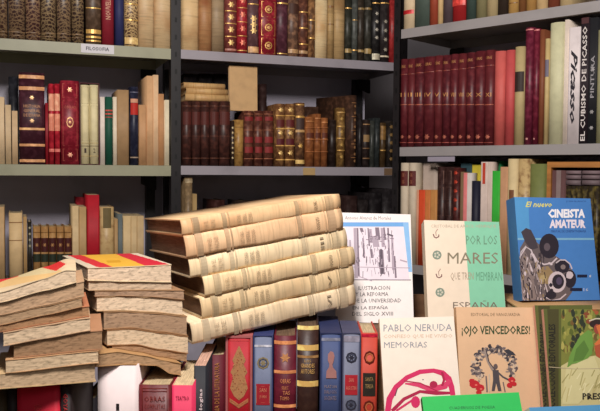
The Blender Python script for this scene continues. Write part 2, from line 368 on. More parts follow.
T1 = [(182.5, 198.5, ('v', (216, 182, 134)), 'cream vellum book at the left end', []),
 (199.5, 211.7, ('v', (172, 126, 84), (132, 70, 40)), 'tan and rust mottled vellum book', []),
 (212, 224, ('v', (158, 134, 104), (120, 96, 72)), 'greyish tan vellum book', []),
 (225, 236.5, (104, 50, 44), 'brown red book with a column of gold dots', [('r', [5, 17.5, 30, 43], (230, 186, 120), .3), ('b', 11, 11.8), ('b', 23.5, 24.3), ('b', 36.5, 37.3), ('b', 49, 51, (168, 110, 96))]),
 (237.5, 247.3, (140, 32, 40), 'bright red book with a column of pale rosettes', [('r', [1, 15, 29, 43], (216, 120, 96), .34), ('b', 8, 8.6), ('b', 22, 22.6), ('b', 36, 36.6), ('b', 50.5, 51.3)]),
 (248, 258.5, (88, 60, 62), 'plum grey book with gilt urn ornament', [('r', [19, 25, 31], (236, 196, 130), .36), ('b', 47, 53, (196, 150, 104)), ('b', 4, 5)]),
 (259.3, 276.5, (126, 28, 38), 'wide red book with framed gilt squares', [('f', 2, 17.5), ('f', 20.5, 36), ('f', 38.5, 54), ('o', 10, .22, .22), ('o', 28, .22, .22), ('o', 46, .22, .22), ('r', [10, 28, 46], (232, 178, 120), .14)]),
 (277, 287.6, (74, 38, 48), 'dark plum book with a gilt line near its top', [('b', 3, 4.4), ('b', 53.5, 54.4)]),
 (288, 298.3, ('l', (92, 66, 54), (160, 118, 90)), 'brown speckled book beside the dark plum one', [('b', 49.5, 53.5, (170, 132, 92)), ('l', 4, 14, (72, 44, 34))]),
 (299, 307.8, ('l', (84, 50, 40), (150, 96, 72)), 'narrow reddish brown speckled book', [('b', 12, 13), ('b', 28, 29), ('b', 44, 45), ('b', 51, 54, (170, 134, 96))]),
 (308.4, 315, ('l', (96, 66, 44), (180, 130, 84)), 'slim mottled brown book left of the bright cream one', [('b', 20, 21), ('b', 38, 39)]),
 (315.6, 327.3, ('v', (232, 206, 160), (200, 160, 110)), 'bright cream vellum book', []),
 (327.8, 333.8, ('v', (178, 146, 98), (130, 98, 64)), 'slim darker cream vellum book with brown top', [('b', 6, 8, (120, 84, 50)), ('b', 24, 25, (120, 84, 50))]),
 (334.3, 344.6, ('v', (184, 152, 106), (140, 104, 66)), 'tan vellum book before the dark green ones', []),
 (345, 351.7, (44, 44, 36), 'blackish green book with gilt foot', [('b', 49, 53, (150, 124, 76)), ('b', 8, 9)]),
 (352.1, 357.6, (72, 74, 70), 'slim grey green book', [('b', 50, 51), ('b', 20, 20.6)]),
 (358, 364.2, (50, 42, 34), 'slim dark book with olive gilt bands, left of its twin', [('b', 8, 10, (124, 100, 58)), ('b', 50, 52.5, (150, 124, 76))]),
 (364.6, 371.5, (46, 44, 38), 'slim dark book with olive gilt bands, right of its twin', [('b', 8, 10, (124, 100, 58)), ('b', 49, 54, (150, 124, 76))]),
 (372, 379.8, (30, 28, 28), 'black book with white dots and a white foot', [('r', [14, 22, 30, 38], (208, 200, 184), .26), ('b', 54, 60, (200, 190, 166)), ('b', 3, 4)]),
 (380.3, 389, (40, 34, 34), 'black book with white dots beside the red one', [('r', [22, 31, 40, 50], (196, 186, 168), .24), ('b', 56, 57.5, (190, 176, 150)), ('b', 3, 4)]),
 (389.6, 397.5, (136, 36, 36), 'plain red book at the right end', [])]
for a, b, c, lab, dc in T1:
    m = mat(c[1], 'vellum', c[2] if len(c) > 2 else None) if c[0] == 'v' else mat(c[1], 'leather', c[2]) if c[0] == 'l' else c
    sbook(LEFT, ZL1, a, b, 0, m, lab+' of the top middle shelf', G, 'vellum_book' if c[0] == 'v' else 'leather_book', h=.2+.03*random.random(), ybase=40, deco=dc)

G = 'books on the second left shelf'
Q = ' on the second left shelf'
S = lambda *a, **k: sbook(LEFT, ZL2, *a, **k)
sbook(LEFT, ZL2, -4, 4.8, 97, (214, 186, 148), 'pale beige paperback cut off by the left photo edge'+Q, G, 'paperback', soft=True)
S(5.4, 11.4, 105, (206, 178, 140), 'taller of two slim beige paperbacks before the black book'+Q, G, 'paperback', soft=True)
S(12, 18, 111, (204, 172, 134), 'shorter of two slim beige paperbacks beside the large maroon book'+Q, G, 'paperback', soft=True)
sbook(LEFT, ZL2, 9, 18.8, 77, (34, 34, 40), 'black book pushed back behind the slim beige paperbacks', G, inset=.14, d=.1)
S(19.4, 45, 73, (58, 24, 34), 'thick tall maroon volume with broad gilt bands and title'+Q, G,
  deco=[('b', 75.5, 79, (206, 146, 100)), ('b', 87, 90.5, (206, 146, 100)), ('b', 128, 130.3, (206, 150, 100)), ('b', 144, 146.5, (196, 140, 96)), ('b', 159.5, 162.3, (196, 140, 96)), ('r', [98, 121], (226, 180, 130), .1),
        ('h', 'HISTORIA', 105, 108, (204, 150, 110)), ('h', 'GENERAL', 109.5, 112.5, (204, 150, 110)), ('h', 'DE ESPANA', 114, 117, (204, 150, 110))])
S(45.5, 48.6, 103, (140, 24, 36), 'thin short dark red booklet beside the maroon volume'+Q, G, 'booklet', soft=True)
for i, (a, b) in enumerate([(49, 54.3), (54.7, 60.2)]):
    S(a, b, 84, (150, 26, 40), ['left', 'right'][i]+' of two narrow red books with pale gilt panels'+Q, G, deco=[('b', 94, 111, (226, 150, 120)), ('b', 114, 131, (216, 130, 104)), ('b', 149, 152, (210, 110, 100))])
S(60.8, 79.3, 81, (120, 24, 38), 'red ornamented book with gilt diamond at mid spine'+Q, G,
  deco=[('f', 84, 98, (196, 100, 84)), ('r', [90], (226, 170, 130), .16), ('f', 101, 146, (180, 84, 72)), ('o', 122.5, .2, .32, (226, 170, 120)), ('r', [122.5], (226, 170, 120), .1), ('f', 149, 161, (190, 96, 80)), ('r', [155], (226, 160, 130), .16), ('h', 'OBRAS', 106, 109, (186, 96, 80))])
# slipcase with a pair of cream volumes
def slipcase(case, zb, x0, x1, yt, c, label, group, inset=INS, ybase=150, d=.15, H=None, wall=.002, back=0):
    u0, _ = case.uz(x0, ybase, inset); u1, _ = case.uz(x1, ybase, inset); H = H or case.uz((x0+x1)/2, yt, inset)[1]-zb
    r = thing('slipcase', label, 'slipcase', case.m((u0+u1)/2, inset, zb+.0003), group)
    bm = bmesh.new(); w2 = (u1-u0)/2-.0003; d += .004
    box(bm, -w2, -w2+wall, 0, d, 0, H); box(bm, w2-wall, w2, 0, d, 0, H)
    box(bm, -w2+wall, w2-wall, 0, d, 0, wall); box(bm, -w2+wall, w2-wall, 0, d, H-wall, H); box(bm, -w2+wall, w2-wall, d-wall, d, wall, H-wall)
    o = finish(bm, 'case_shell', mat(c, 'cloth'), r); o.matrix_local = Matrix.Identity(4)
    return H
slipcase(LEFT, ZL2, 79.8, 99.7, 83, (84, 26, 36), 'dark maroon slipcase holding two cream volumes'+Q, G, inset=.01, d=.15)
for i, (a, b) in enumerate([(80.9, 89.5), (89.8, 98.6)]):
    sbook(LEFT, ZL2+.0025, a, b, 85.2, mat((222, 208, 164), 'cloth'), ['left', 'right'][i]+' of two cream volumes in the maroon slipcase'+Q, G, 'cloth_book', d=.14, inset=.011,
      deco=[('f', 87, 104, (176, 160, 112)), ('f', 106, 141, (186, 170, 120)), ('h', ['1', '2'][i], 148.5, 153, (60, 44, 34), (-.25, .25)), ('b', 143, 143.6, (170, 150, 104)), ('b', 146, 146.5, (90, 70, 50)), ('b', 156, 156.6, (170, 150, 104))])
S(100.4, 105, 97, (222, 208, 196), 'slim white paperback left of the green book'+Q, G, 'paperback', soft=True)
S(105.5, 112.8, 97, (28, 80, 62), 'green book with two thin red lines'+Q, G, 'cloth_book', deco=[('b', 110, 111.4, (180, 70, 60)), ('b', 113.4, 114.8, (180, 70, 60)), ('b', 117, 117.8, (180, 70, 60))])
S(113.3, 117, 97, (226, 210, 186), 'slim cream paperback right of the green book'+Q, G, 'paperback', soft=True)
S(117.5, 129, 90, (168, 134, 96), 'light brown paper covered book left of the navy one'+Q, G, 'cloth_book', soft=True)
S(130, 138.6, 87, (30, 32, 50), 'navy book with a red and white label near its top'+Q, G, deco=[('l', 99, 103, (208, 150, 120)), ('l', 103.3, 115, (188, 44, 34)), ('b', 157, 158.2, (150, 130, 110)), ('b', 92, 93, (90, 90, 110))])
S(139.2, 146.3, 105, (192, 146, 104), 'short tan paperback right of the navy book'+Q, G, 'paperback', soft=True)
S(147, 153.2, 76, (212, 166, 122), 'tallest tan paperback'+Q, G, 'paperback', soft=True)
S(153.5, 158.6, 75, (222, 184, 144), 'tall pale tan paperback right of the tallest tan one'+Q, G, 'paperback', soft=True)
S(159.2, 164, 94, (190, 138, 94), 'short brownish tan paperback near the end'+Q, G, 'paperback', soft=True)
S(165, 169.3, 100, (224, 210, 180), 'short cream paperback against the black post'+Q, G, 'paperback', soft=True)

G = 'books on the second middle shelf'
Q = ' on the middle shelf'
for i, (a, b) in enumerate([(182.6, 191.5), (192, 200.6), (201, 209.3), (210, 219), (219.5, 230)]):
    S(a, b, 101.5, mat((56, 32, 28), 'leather', (88, 50, 42)), f'dark brown leather volume, {OCT[i]} of five alike'+Q, G, deco=[('l', 112, 125, (84, 36, 30), .97), ('b', 136, 136.6, (92, 52, 40)), ('b', 158, 158.6, (100, 60, 44)), ('b', 106, 106.6, (100, 60, 44))])
S(230.8, 234.4, 121, (44, 30, 24), 'very thin dark book with pale ticks'+Q, G, deco=[('r', [128, 133, 138, 143, 148, 153, 158], (190, 170, 130), .4)])
S(235, 243.4, 120, mat((168, 128, 70), 'leather', (120, 84, 44)), 'small tan book left of the red brown trio'+Q, G, deco=[('b', 127, 127.6, (110, 76, 40)), ('b', 152, 152.6, (110, 76, 40))])
for i, (a, b) in enumerate([(244, 253.2), (254.5, 262.6), (264, 273.2)]):
    S(a, b, 111, mat((78, 40, 32), 'leather', (122, 76, 58)), f'red brown book with crimson panels, {OCT[i]} of three'+Q, G, deco=[('l', 117, 121, (130, 38, 38)), ('l', 137, 143, (132, 40, 40)), ('l', 147, 153, (132, 40, 40)), ('b', 114, 114.6, (150, 90, 64)), ('b', 130, 130.5, (150, 90, 64)), ('b', 158.5, 159.2, (150, 90, 64))])
for i, (a, b) in enumerate([(275.6, 284.6), (285.2, 294.6)]):
    S(a, b, 104, mat((104, 68, 42), 'leather', (168, 122, 76)), ['left', 'right'][i]+' of a gilt banded brown pair with dark red labels'+Q, G,
      deco=[('rb', [116, 129, 146, 160], (196, 150, 84)), ('l', 139, 145, (88, 28, 34)), ('l', 120, 127, (96, 36, 34)), ('r', [110, 133, 153], (230, 190, 120), .3)])
S(295.4, 304.4, 103, mat((86, 58, 42), 'leather', (140, 100, 66)), 'brown book with grey label and gilt star'+Q, G, deco=[('b', 104.5, 105.5), ('b', 116, 118), ('b', 130, 132.5, (190, 150, 100)), ('l', 118.5, 129.5, (70, 52, 48)), ('r', [146], GOLD, .3), ('b', 160, 164, (196, 160, 96))])
for i, (a, b, y) in enumerate([(305.4, 314, 117), (314.6, 320.8, 114), (321.2, 327.6, 118)]):
    S(a, b, y, mat((124, 72, 40), 'leather', (166, 104, 60)), f'warm brown small leather book, {OCT[i]} of three'+Q, G, deco=[('b', y+4, y+5, (170, 112, 66)), ('rb', [128, 140, 152], (150, 92, 54)), ('l', 133, 138, (96, 46, 30))])
sbook(LEFT, ZL2, 306, 323, 107, (58, 38, 28), 'dark brown book lying behind the warm brown trio'+Q, G, inset=.15, d=.1)
S(329.5, 336, 120, (36, 24, 20), 'dark brown book with plain spine left of the gilt one'+Q, G, d=.06)
S(337, 344.8, 108, mat((106, 76, 40), 'leather', (168, 130, 74)), 'olive gilt leather book in front of the large dark one'+Q, G, d=.035, deco=[('b', 112, 113, (190, 150, 90)), ('b', 126, 127), ('b', 138, 139), ('b', 150, 151), ('r', [119, 132, 145, 157], (200, 160, 90), .25)])
# the big dark book stands turned, showing its board
u0, _ = LEFT.uz(353.5, 150, INS)
B = Book('leather_book', .0225, LEFT.uz(353, 95.5, INS)[1]-ZL2, .16, LEFT.m(u0, INS, ZL2+.0004) @ Matrix.Rotation(math.radians(24), 4, 'Z'),
    'large dark brown book turned sideways with gilt dotted spine'+Q, G, mat((58, 38, 28), 'leather', (92, 62, 46)), t=.003)
for k in range(9): B.ros(.02+k*.022, (190, 140, 96), .26)
for k in range(5): B.strip(.03+k*.044, .0312+k*.044, (170, 120, 76))
B.done()
S(358.2, 362, 114, (30, 24, 24), 'thin blackish book right of the large turned one'+Q, G, d=.1)
S(362.6, 369.6, 120, (38, 28, 26), 'small dark book with pale gilt label and bands'+Q, G, deco=[('l', 135, 142, (150, 118, 78)), ('b', 124, 125, (150, 112, 72)), ('b', 148, 149, (120, 88, 56)), ('b', 158, 159, (120, 88, 56))])
S(370.2, 374.4, 121, (52, 54, 50), 'thin grey green book among the dark small ones'+Q, G)
S(374.8, 379.8, 118, (38, 42, 42), 'slim grey black book left of the gilt striped one'+Q, G)
S(380.3, 385.8, 123, (66, 48, 26), 'slim dark gilt striped book'+Q, G, deco=[('b', 126, 140, (130, 96, 50)), ('b', 150, 151)])
S(387, 393.8, 121, (34, 28, 24), 'dark book with gilt dots at the right end'+Q, G, deco=[('r', [127, 135, 143, 151, 159], (150, 118, 72), .3)])
# three books lying on the five brown ones; a tan booklet upright beyond
zt5 = LEFT.uz(206, 101.5, INS)[1]
u0, _ = LEFT.uz(183.5, 100, .02); u1, _ = LEFT.uz(226.8, 100, .02)
z = zt5+.0012
for i, (th, dx, lab) in enumerate([(.0205, 0, 'lowest'), (.017, .004, 'middle one'), (.016, -.003, 'topmost')]):
    ln = (u1-u0)-(.0 if i == 0 else .006)
    M = LEFT.m(u0+ln+dx+.004, .016+.004*i, z+th/2) @ Matrix(((0, 0, -1, 0), (0, 1, 0, 0), (1, 0, 0, 0), (0, 0, 0, 1)))
    B = Book('vellum_book', th, ln, .11, M, f'small tan book lying flat, {lab} of three on the dark brown set', 'small books lying flat', mat((204, 166, 112), 'vellum'))
    B.strip(.01, .0115, (150, 110, 66)); B.strip(ln-.03, ln-.0285, (150, 110, 66)); B.done(); z += th+.0006
zb = LEFT.uz(250, 111, INS)[1]+.0012
u0, _ = LEFT.uz(229.5, 100, .03); u1, _ = LEFT.uz(257.5, 100, .03)
ht = LEFT.uz(243, 66, .03)[1]-zb
r = thing('booklet', 'tan paper booklet standing upright on top of the middle shelf books', 'booklet', LEFT.m(u0, .03, zb) @ Matrix.Rotation(math.radians(-2), 4, 'X'), None)
bm = bmesh.new(); W = u1-u0; box(bm, 0, W, 0, .0006, -0, ht); box(bm, 0, W, .0102, .0108, 0, ht); box(bm, W-.0006, W, .0006, .0102, 0, ht)
finish(bm, 'cover', mat((196, 158, 112), 'cloth'), r).matrix_local = Matrix.Identity(4)
bm = bmesh.new(); box(bm, .001, W-.0008, .0008, .01, .001, ht-.001); finish(bm, 'pages', mat((214, 186, 146), 'flat'), r).matrix_local = Matrix.Identity(4)
for a, b, t2 in ((183.5, 198, 0), (199, 213, 1), (214, 227, 2)):  # near-black covers stand in for the shade behind the flat books
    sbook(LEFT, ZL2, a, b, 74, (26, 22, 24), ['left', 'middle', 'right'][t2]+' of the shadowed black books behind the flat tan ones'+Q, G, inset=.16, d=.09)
sbook(LEFT, ZL2, 259.5, 266.5, 84, (44, 28, 26), 'dark book rising behind the tan booklet'+Q, G, inset=.1, d=.12)

G = 'books on the lower left shelf'; Q = ' on the lower left shelf'
S = lambda *a, **k: sbook(LEFT, ZL3, *a, ybase=250, **k)
S(-5, 4.6, 207, (190, 156, 112), 'beige book cut off at the photo edge'+Q, G, 'paperback', soft=True)
S(9, 22.8, 213, mat((216, 184, 136), 'cloth'), 'wide cream book with brown lines'+Q, G, 'cloth_book', deco=[('b', 222, 223, (150, 110, 70)), ('b', 240, 240.8, (150, 110, 70))])
S(23.4, 27.2, 217, (176, 140, 92), 'slim tan book beside the wide cream one'+Q, G, 'paperback', soft=True)
S(27.8, 32, 222, (36, 32, 28), 'slim black book with pale ticks'+Q, G, deco=[('r', [228, 234, 240, 246], (190, 180, 150), .4)])
for i in range(5):
    S(33.2+i*7.8, 40.6+i*7.8, 226.5, mat((158, 116, 70), 'leather', (190, 148, 96)), f'small red labelled tan book, {OCT[i]} of five alike'+Q, G, deco=[('l', 238, 252, (70, 26, 24), .99), ('r', [245], (190, 140, 90), .3), ('b', 232, 232.8, (120, 84, 46)), ('l', 254, 262, (40, 46, 34), .99)])
S(72.5, 79, 206, (206, 178, 134), 'left of two pale books before the red one'+Q, G, 'paperback', soft=True)
S(79.4, 86.6, 207, (182, 148, 102), 'right of two pale books before the red one'+Q, G, 'paperback', soft=True)
sbook(LEFT, ZL3, 76, 88, 197, (116, 24, 32), 'dark red book behind the two pale ones'+Q, G, ybase=250, inset=.15, d=.09)
S(87.5, 99.6, 195, (176, 24, 40), 'tall plain red book'+Q, G, 'cloth_book', soft=True)
S(100.2, 114, 207, mat((190, 160, 112), 'leather', (160, 124, 80)), 'tan book with an olive label right of the red one'+Q, G, deco=[('l', 208, 228, (110, 94, 60), .6)])
S(114.6, 118, 219, (170, 136, 92), 'thin short tan booklet right of the olive labelled book'+Q, G, 'booklet', soft=True)
S(118.4, 122.8, 214, (96, 104, 104), 'slim grey blue booklet'+Q, G, 'booklet', soft=True)
for i, (a, b) in enumerate([(123.4, 131), (131.3, 137), (137.4, 144)]):
    S(a, b, 216, (206-8*i, 178-8*i, 132-6*i), f'cream paper book, {OCT[i]} of three'+Q, G, 'paperback', soft=True)
G = 'books on the lower middle shelf'; Q = ' on the lower middle shelf'
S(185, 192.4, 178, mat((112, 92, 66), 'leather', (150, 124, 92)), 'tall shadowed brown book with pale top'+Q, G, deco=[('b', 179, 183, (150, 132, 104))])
S(193.4, 197, 194, (160, 132, 88), 'thin tan book beside the tall shadowed brown one'+Q, G, 'booklet', soft=True)
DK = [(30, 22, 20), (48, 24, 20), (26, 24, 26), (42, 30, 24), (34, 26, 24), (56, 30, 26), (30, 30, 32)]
for i, (a, b, y, c) in enumerate([(345, 357, 196, (40, 24, 22)), (358, 368, 200, (30, 24, 24)), (369, 381, 193, (24, 20, 22)), (382, 394, 189, (30, 26, 28))]):
    S(a, b, y, c, ['dark brown book just right of the vellum stack', 'black brown book second right of the vellum stack', 'black book third right of the vellum stack', 'black book against the post'][i]+Q, G)

for i in range(1, 11):  # row of dark books, mostly added to keep this shaded bay dark
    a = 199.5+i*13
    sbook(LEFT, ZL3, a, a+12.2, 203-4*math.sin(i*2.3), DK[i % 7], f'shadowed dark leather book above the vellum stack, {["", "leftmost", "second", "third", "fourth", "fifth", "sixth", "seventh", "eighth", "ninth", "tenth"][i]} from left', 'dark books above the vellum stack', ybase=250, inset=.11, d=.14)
G = 'books on the top right shelf'; Q = ' on the top right shelf'
R = lambda *a, **k: sbook(RIGHT, ZR1, *a, ybase=15, **k)
T = [(404.6, 415, (214, 190, 156), 'cream book with a red band', [('b', 10.5, 14.5, (180, 40, 44))]),
 (415.6, 430, (74, 86, 78), 'dark grey green book', []), (430.5, 438.2, (150, 66, 44), 'rust orange slim book', []), (438.7, 443.4, (208, 174, 124), 'thin cream tan book', []),
 (444, 453, (80, 66, 70), 'dark grey book', []), (453.5, 466.4, (156, 32, 34), 'bright red book', [('b', -2, 6, (196, 60, 52))]),
 (467, 476.5, (56, 70, 64), 'dark teal book', []), (477, 487, (126, 118, 84), 'olive beige book', []), (487.6, 498, (176, 156, 116), 'pale beige book', []),
 (498.6, 508.6, (50, 38, 30), 'dark brown book', []), (509.2, 519, (188, 146, 84), 'gold tan book', [('b', 3, 4, (110, 76, 40))]), (519.5, 526.5, (122, 78, 44), 'slim brown book', []),
 (527, 536.6, (178, 134, 76), 'golden brown book', []), (537.2, 548, (214, 180, 130), 'pale cream book', []), (548.6, 560, (120, 60, 40), 'red brown book', []), (560.6, 574, (196, 170, 126), 'sand coloured book', [])]
for a, b, c, lab, dc in T: R(a, b, 0, c, lab+Q, G, 'cloth_book', h=.19+.02*random.random(), deco=dc)
G = 'books on the second right shelf'; Q = ' on the second right shelf'
R = lambda *a, **k: sbook(RIGHT, ZR2, *a, ybase=110, **k)
ms = [(401.3, 408), (408.4, 415), (415.5, 424), (424.5, 434.5), (435, 442.5), (443, 450.6), (451, 458.3), (458.8, 466.5), (467, 475.2), (475.7, 485), (485.5, 494.6)]
TOPS = [59.5, 59, 58, 57, 56, 55.5, 54.5, 54, 53, 51.5, 50.5]
for i, (a, b) in enumerate(ms):
    o = ['leftmost', 'second', 'third', 'fourth', 'fifth', 'sixth', 'seventh', 'eighth', 'ninth', 'tenth', 'rightmost'][i]
    y = TOPS[i]; cc = [(84, 28, 34), (90, 32, 36), (76, 25, 32)][i % 3]
    R(a, b, y, mat(cc, 'leather', (106, 42, 46)), f'maroon leather volume, {o} of eleven alike'+Q, G,
      deco=[('h', 'OBRAS', y+6, y+9, (190, 130, 80)), ('b', y+15, y+15.6, (130, 60, 48)), ('h', ['I', 'II', 'III', 'IV', 'V', 'VI', 'VII', 'VIII', 'IX', 'X', 'XI'][i], 93, 97, (200, 140, 84)), ('b', 104.5, 105.3, (150, 80, 60)), ('r', [137], (190, 110, 90), .28), ('b', 142.5, 143, (150, 70, 60))])
R(495.2, 505.3, 51.5, (196, 92, 86), 'left of two salmon red books'+Q, G, 'cloth_book'); R(505.8, 514.6, 50.5, (186, 76, 76), 'right of two salmon red books'+Q, G, 'cloth_book')
R(515.2, 524.8, 47, (176, 156, 112), 'beige book with a black label beside the salmon pair'+Q, G, 'cloth_book', deco=[('l', 72, 92, (52, 40, 36), .99)])
R(525.3, 533, 28, (88, 24, 42), 'left of two tall crimson books'+Q, G, deco=[('b', 29.5, 30.8, (190, 110, 110)), ('r', [139], (210, 150, 140), .2)])
R(533.4, 539, 29, (92, 24, 40), 'right of two tall crimson books'+Q, G, deco=[('b', 30, 31.2, (190, 110, 110)), ('r', [139], (210, 150, 140), .2)])
R(539.5, 544.6, 30, (122, 68, 44), 'slim brown book right of the tall crimson ones'+Q, G, 'cloth_book')
R(545, 549.2, 39, (190, 166, 116), 'thin cream book with a grey blue label'+Q, G, 'cloth_book', deco=[('l', 60, 77, (110, 104, 120), .99)])
R(549.8, 563.4, 23, (198, 194, 158), 'wide pale greenish white book'+Q, G, 'cloth_book')
R(564, 567.8, 20, (216, 200, 186), 'tall thin white book beside the greenish white one'+Q, G, 'paperback', soft=True)
B = R(568.4, 579.6, 27.5, (220, 208, 208), 'white book with black handwritten style lettering down its spine'+Q, G, 'paperback', soft=True, inset=.008)
B = sbook
u0, _ = RIGHT.uz(574, 110, .008)
bk = [o for o in bpy.data.objects if o.get('label', '').startswith('white book with black handwritten')][0]
def spine_text(root, w, items):
    bm = bmesh.new()
    for t, x0, x1, z0, z1, bold, it in items:
        vs, fs = text_polys(t, bold, it); V = [bm.verts.new((x0+(x1-x0)*b, -.0012, z1-(z1-z0)*a)) for a, b in vs]
        for f in fs: bm.faces.new([V[i] for i in f])
    o = finish(bm, 'lettering', mat((34, 30, 38), 'flat'), root); o.matrix_local = Matrix.Identity(4)
zz = lambda y: RIGHT.uz(574, y, .008)[1]-ZR2
spine_text(bk, .02, [('Picasso', -.008, .009, zz(124), zz(50), .03, .4)])
R(580.1, 588.4, 18, (36, 26, 32), 'black book lettered in white along its spine, left of two'+Q, G, 'cloth_book', soft=True, deco=[('t', 'EL CUBISMO DE PICASSO', 27, 141, (214, 204, 200), (-.55, .6), True), ('l', 18, 24, (70, 34, 38), .9)])
R(588.9, 596.8, 18, (32, 32, 36), 'black book with grey white lettering, right of two'+Q, G, 'cloth_book', soft=True, deco=[('t', 'PINTURA', 56, 98, (150, 146, 150), (-.5, .5), True), ('r', [70, 112, 128], (170, 166, 166), .3)])
R(597.4, 610, 30, (152, 148, 112), 'olive grey book cut off by the right photo edge'+Q, G, 'cloth_book')
G = 'books on the lower right shelf'; Q = ' on the lower right shelf'
R = lambda *a, **k: sbook(RIGHT, ZR3, *a, ybase=210, **k)
for i, (a, b) in enumerate([(401.3, 408.8), (409.3, 416.8)]):
    R(a, b, 163, (196, 180, 158), ['left', 'right'][i]+' of two greyish white books with dark red labels'+Q, G, 'cloth_book', d=.036, deco=[('l', 171, 186, (92, 32, 30), .99), ('r', [175, 182], (150, 90, 70), .3)])
sbook(RIGHT, ZR3, 417.4, 436.5, 163, (178, 160, 148), 'broad pale grey book standing behind the orange ones'+Q, G, 'cloth_book', ybase=210, inset=.05, soft=True)
T = [(417.3, 419.2, 190, (206, 150, 120), 'thin pinkish booklet'), (419.5, 425.4, 190, (206, 74, 40), 'bright orange red book'), (425.8, 430.9, 190, (196, 116, 62), 'light orange book'), (431.2, 436.8, 190, (184, 128, 72), 'tan orange book')]
for a, b, y, c, lab in T: sbook(RIGHT, ZR3, a, b, y, c, lab+' in front of the broad grey one'+Q, G, 'paperback', ybase=210, inset=.004, soft=True, d=.044)
for i, (a, b) in enumerate([(438, 445.8), (446.3, 453.2)]):
    R(a, b, 167, (46, 26, 24), ['left', 'right'][i]+' of two dark brown books with pale grid lines'+Q, G, deco=[('f', 171, 184, (130, 96, 84)), ('f', 187, 200, (130, 96, 84)), ('f', 203, 216, (130, 96, 84))])
R(453.8, 460.3, 168, (62, 24, 22), 'dark brown book with red dots'+Q, G, d=.036, deco=[('r', [173, 182, 191, 200, 209], (196, 70, 50), .34)])
sbook(RIGHT, ZR3, 461, 471.5, 163, (46, 70, 78), 'blue green book standing behind the pink striped one'+Q, G, ybase=210, inset=.05, soft=True)
R(461, 463.6, 172, (120, 96, 70), 'thin brown booklet left of the pink striped one'+Q, G, 'booklet', soft=True, d=.035)
R(464, 467.3, 173, (214, 120, 120), 'thin pink paperback'+Q, G, 'paperback', soft=True, d=.035)
R(467.6, 471.4, 173, (206, 196, 190), 'thin white paperback right of the pink one'+Q, G, 'paperback', soft=True, d=.035)
sbook(RIGHT, ZR3, 472.3, 480.6, 165, (196, 178, 58), 'yellow book standing behind the navy one'+Q, G, ybase=210, inset=.05, soft=True, name='cloth_book')
R(472.4, 479.6, 181, (26, 26, 44), 'short navy book in front of the yellow one'+Q, G, 'cloth_book', d=.035)
R(481.2, 487.6, 162, (206, 186, 176), 'white book with a red upper panel'+Q, G, 'paperback', d=.036, soft=True, deco=[('l', 163, 184, (190, 66, 48), .45)])
R(488, 492.2, 162, (204, 184, 172), 'plain pale paperback between white and green books'+Q, G, 'paperback', d=.036, soft=True)
sbook(RIGHT, ZR3, 493, 501, 161, (30, 104, 58), 'dark green book standing behind the bright green one'+Q, G, ybase=210, inset=.05, soft=True, name='cloth_book')
R(492.8, 500, 171, (52, 168, 54), 'bright green paperback'+Q, G, 'paperback', soft=True, d=.035)
R(500.6, 507.6, 167, (186, 140, 106), 'pinkish tan paperback right of the bright green one'+Q, G, 'paperback', soft=True)
R(508.2, 518, 159, (206, 184, 140), 'cream book with brown stains'+Q, G, 'cloth_book', deco=[('l', 190, 204, (120, 76, 50), .5)])
R(518.6, 530, 159, mat((188, 160, 112), 'leather', (120, 84, 54)), 'mottled beige and brown book'+Q, G)
R(530.6, 545.8, 164, (110, 116, 66), 'wide olive green book'+Q, G, 'cloth_book')
# tan cardboard box holding ribbed grey volumes
u0, _ = RIGHT.uz(546.6, 190, .004); u1, _ = RIGHT.uz(640, 190, .004); zt = RIGHT.uz(552, 162, .004)[1]
r = thing('cardboard_box', 'open tan box holding grey ribbed books at the right of the lower shelf', 'box', RIGHT.m(u0, .004, ZR3+.0004))
W = u1-u0; H = zt-ZR3; bm = bmesh.new()
box(bm, 0, .011, 0, .2, 0, H); box(bm, W-.011, W, 0, .2, 0, H); box(bm, .011, W-.011, 0, .2, 0, .004); box(bm, .011, W-.011, 0, .2, H-.014, H); box(bm, .011, W-.011, .194, .2, .004, H-.014)
finish(bm, 'box_shell', mat((176, 116, 58), 'wood'), r).matrix_local = Matrix.Identity(4)
for i, (a, b, c) in enumerate([(552, 556.3, (92, 62, 62)), (556.8, 561.2, (126, 108, 106)), (561.6, 565.2, (96, 66, 66))]):
    sbook(RIGHT, ZR3+.0046, a, b, 170.5, c, ['left', 'middle', 'right'][i]+' of the slim grey pink upright books in the tan box', G, 'cloth_book', ybase=190, soft=True, d=.15, inset=.012)
for i, (a, b) in enumerate([(566, 581), (582.2, 600)]):
    ua, _ = RIGHT.uz(a, 190, .014); ub, _ = RIGHT.uz(b, 190, .014)
    for k, (ya, yb) in enumerate([(170.5, 174.5), (175, 179.5), (180, 185.5)]):
        za = RIGHT.uz((a+b)/2, yb, .014)[1]; zc = RIGHT.uz((a+b)/2, ya, .014)[1]; th = zc-za-.0006
        M = RIGHT.m(ub, .014, za+.0003+th/2) @ Matrix(((0, 0, -1, 0), (0, 1, 0, 0), (1, 0, 0, 0), (0, 0, 0, 1)))
        Book('cloth_book', th, ub-ua, .12, M, f'flat grey mauve book, {["topmost", "middle", "lowest"][k]} of the {["left", "right"][i]} pile inside the tan box', G, mat((122-k*8, 102-k*6, 106-k*6), 'cloth')).done()
    zl = RIGHT.uz((a+b)/2, 186, .014)[1]
    for k in range(3):
        q = (ub-ua)/3
        M = RIGHT.m(ua+q*(k+.5), .014, ZR3+.005)
        Book('leather_book', q-.0006, zl-ZR3-.0052, .12, M, f'olive speckled upright book, {["left", "middle", "right"][k]} one under the {["left", "right"][i]} flat pile in the tan box', G, mat((44, 36, 26), 'leather', (110, 96, 50))).done()
shelf_tag(RIGHT, 428, 455, 156.5, 161.5, (150, 142, 156), 'label_holder', 'small lavender grey plate hanging under the second right shelf', 'plate')
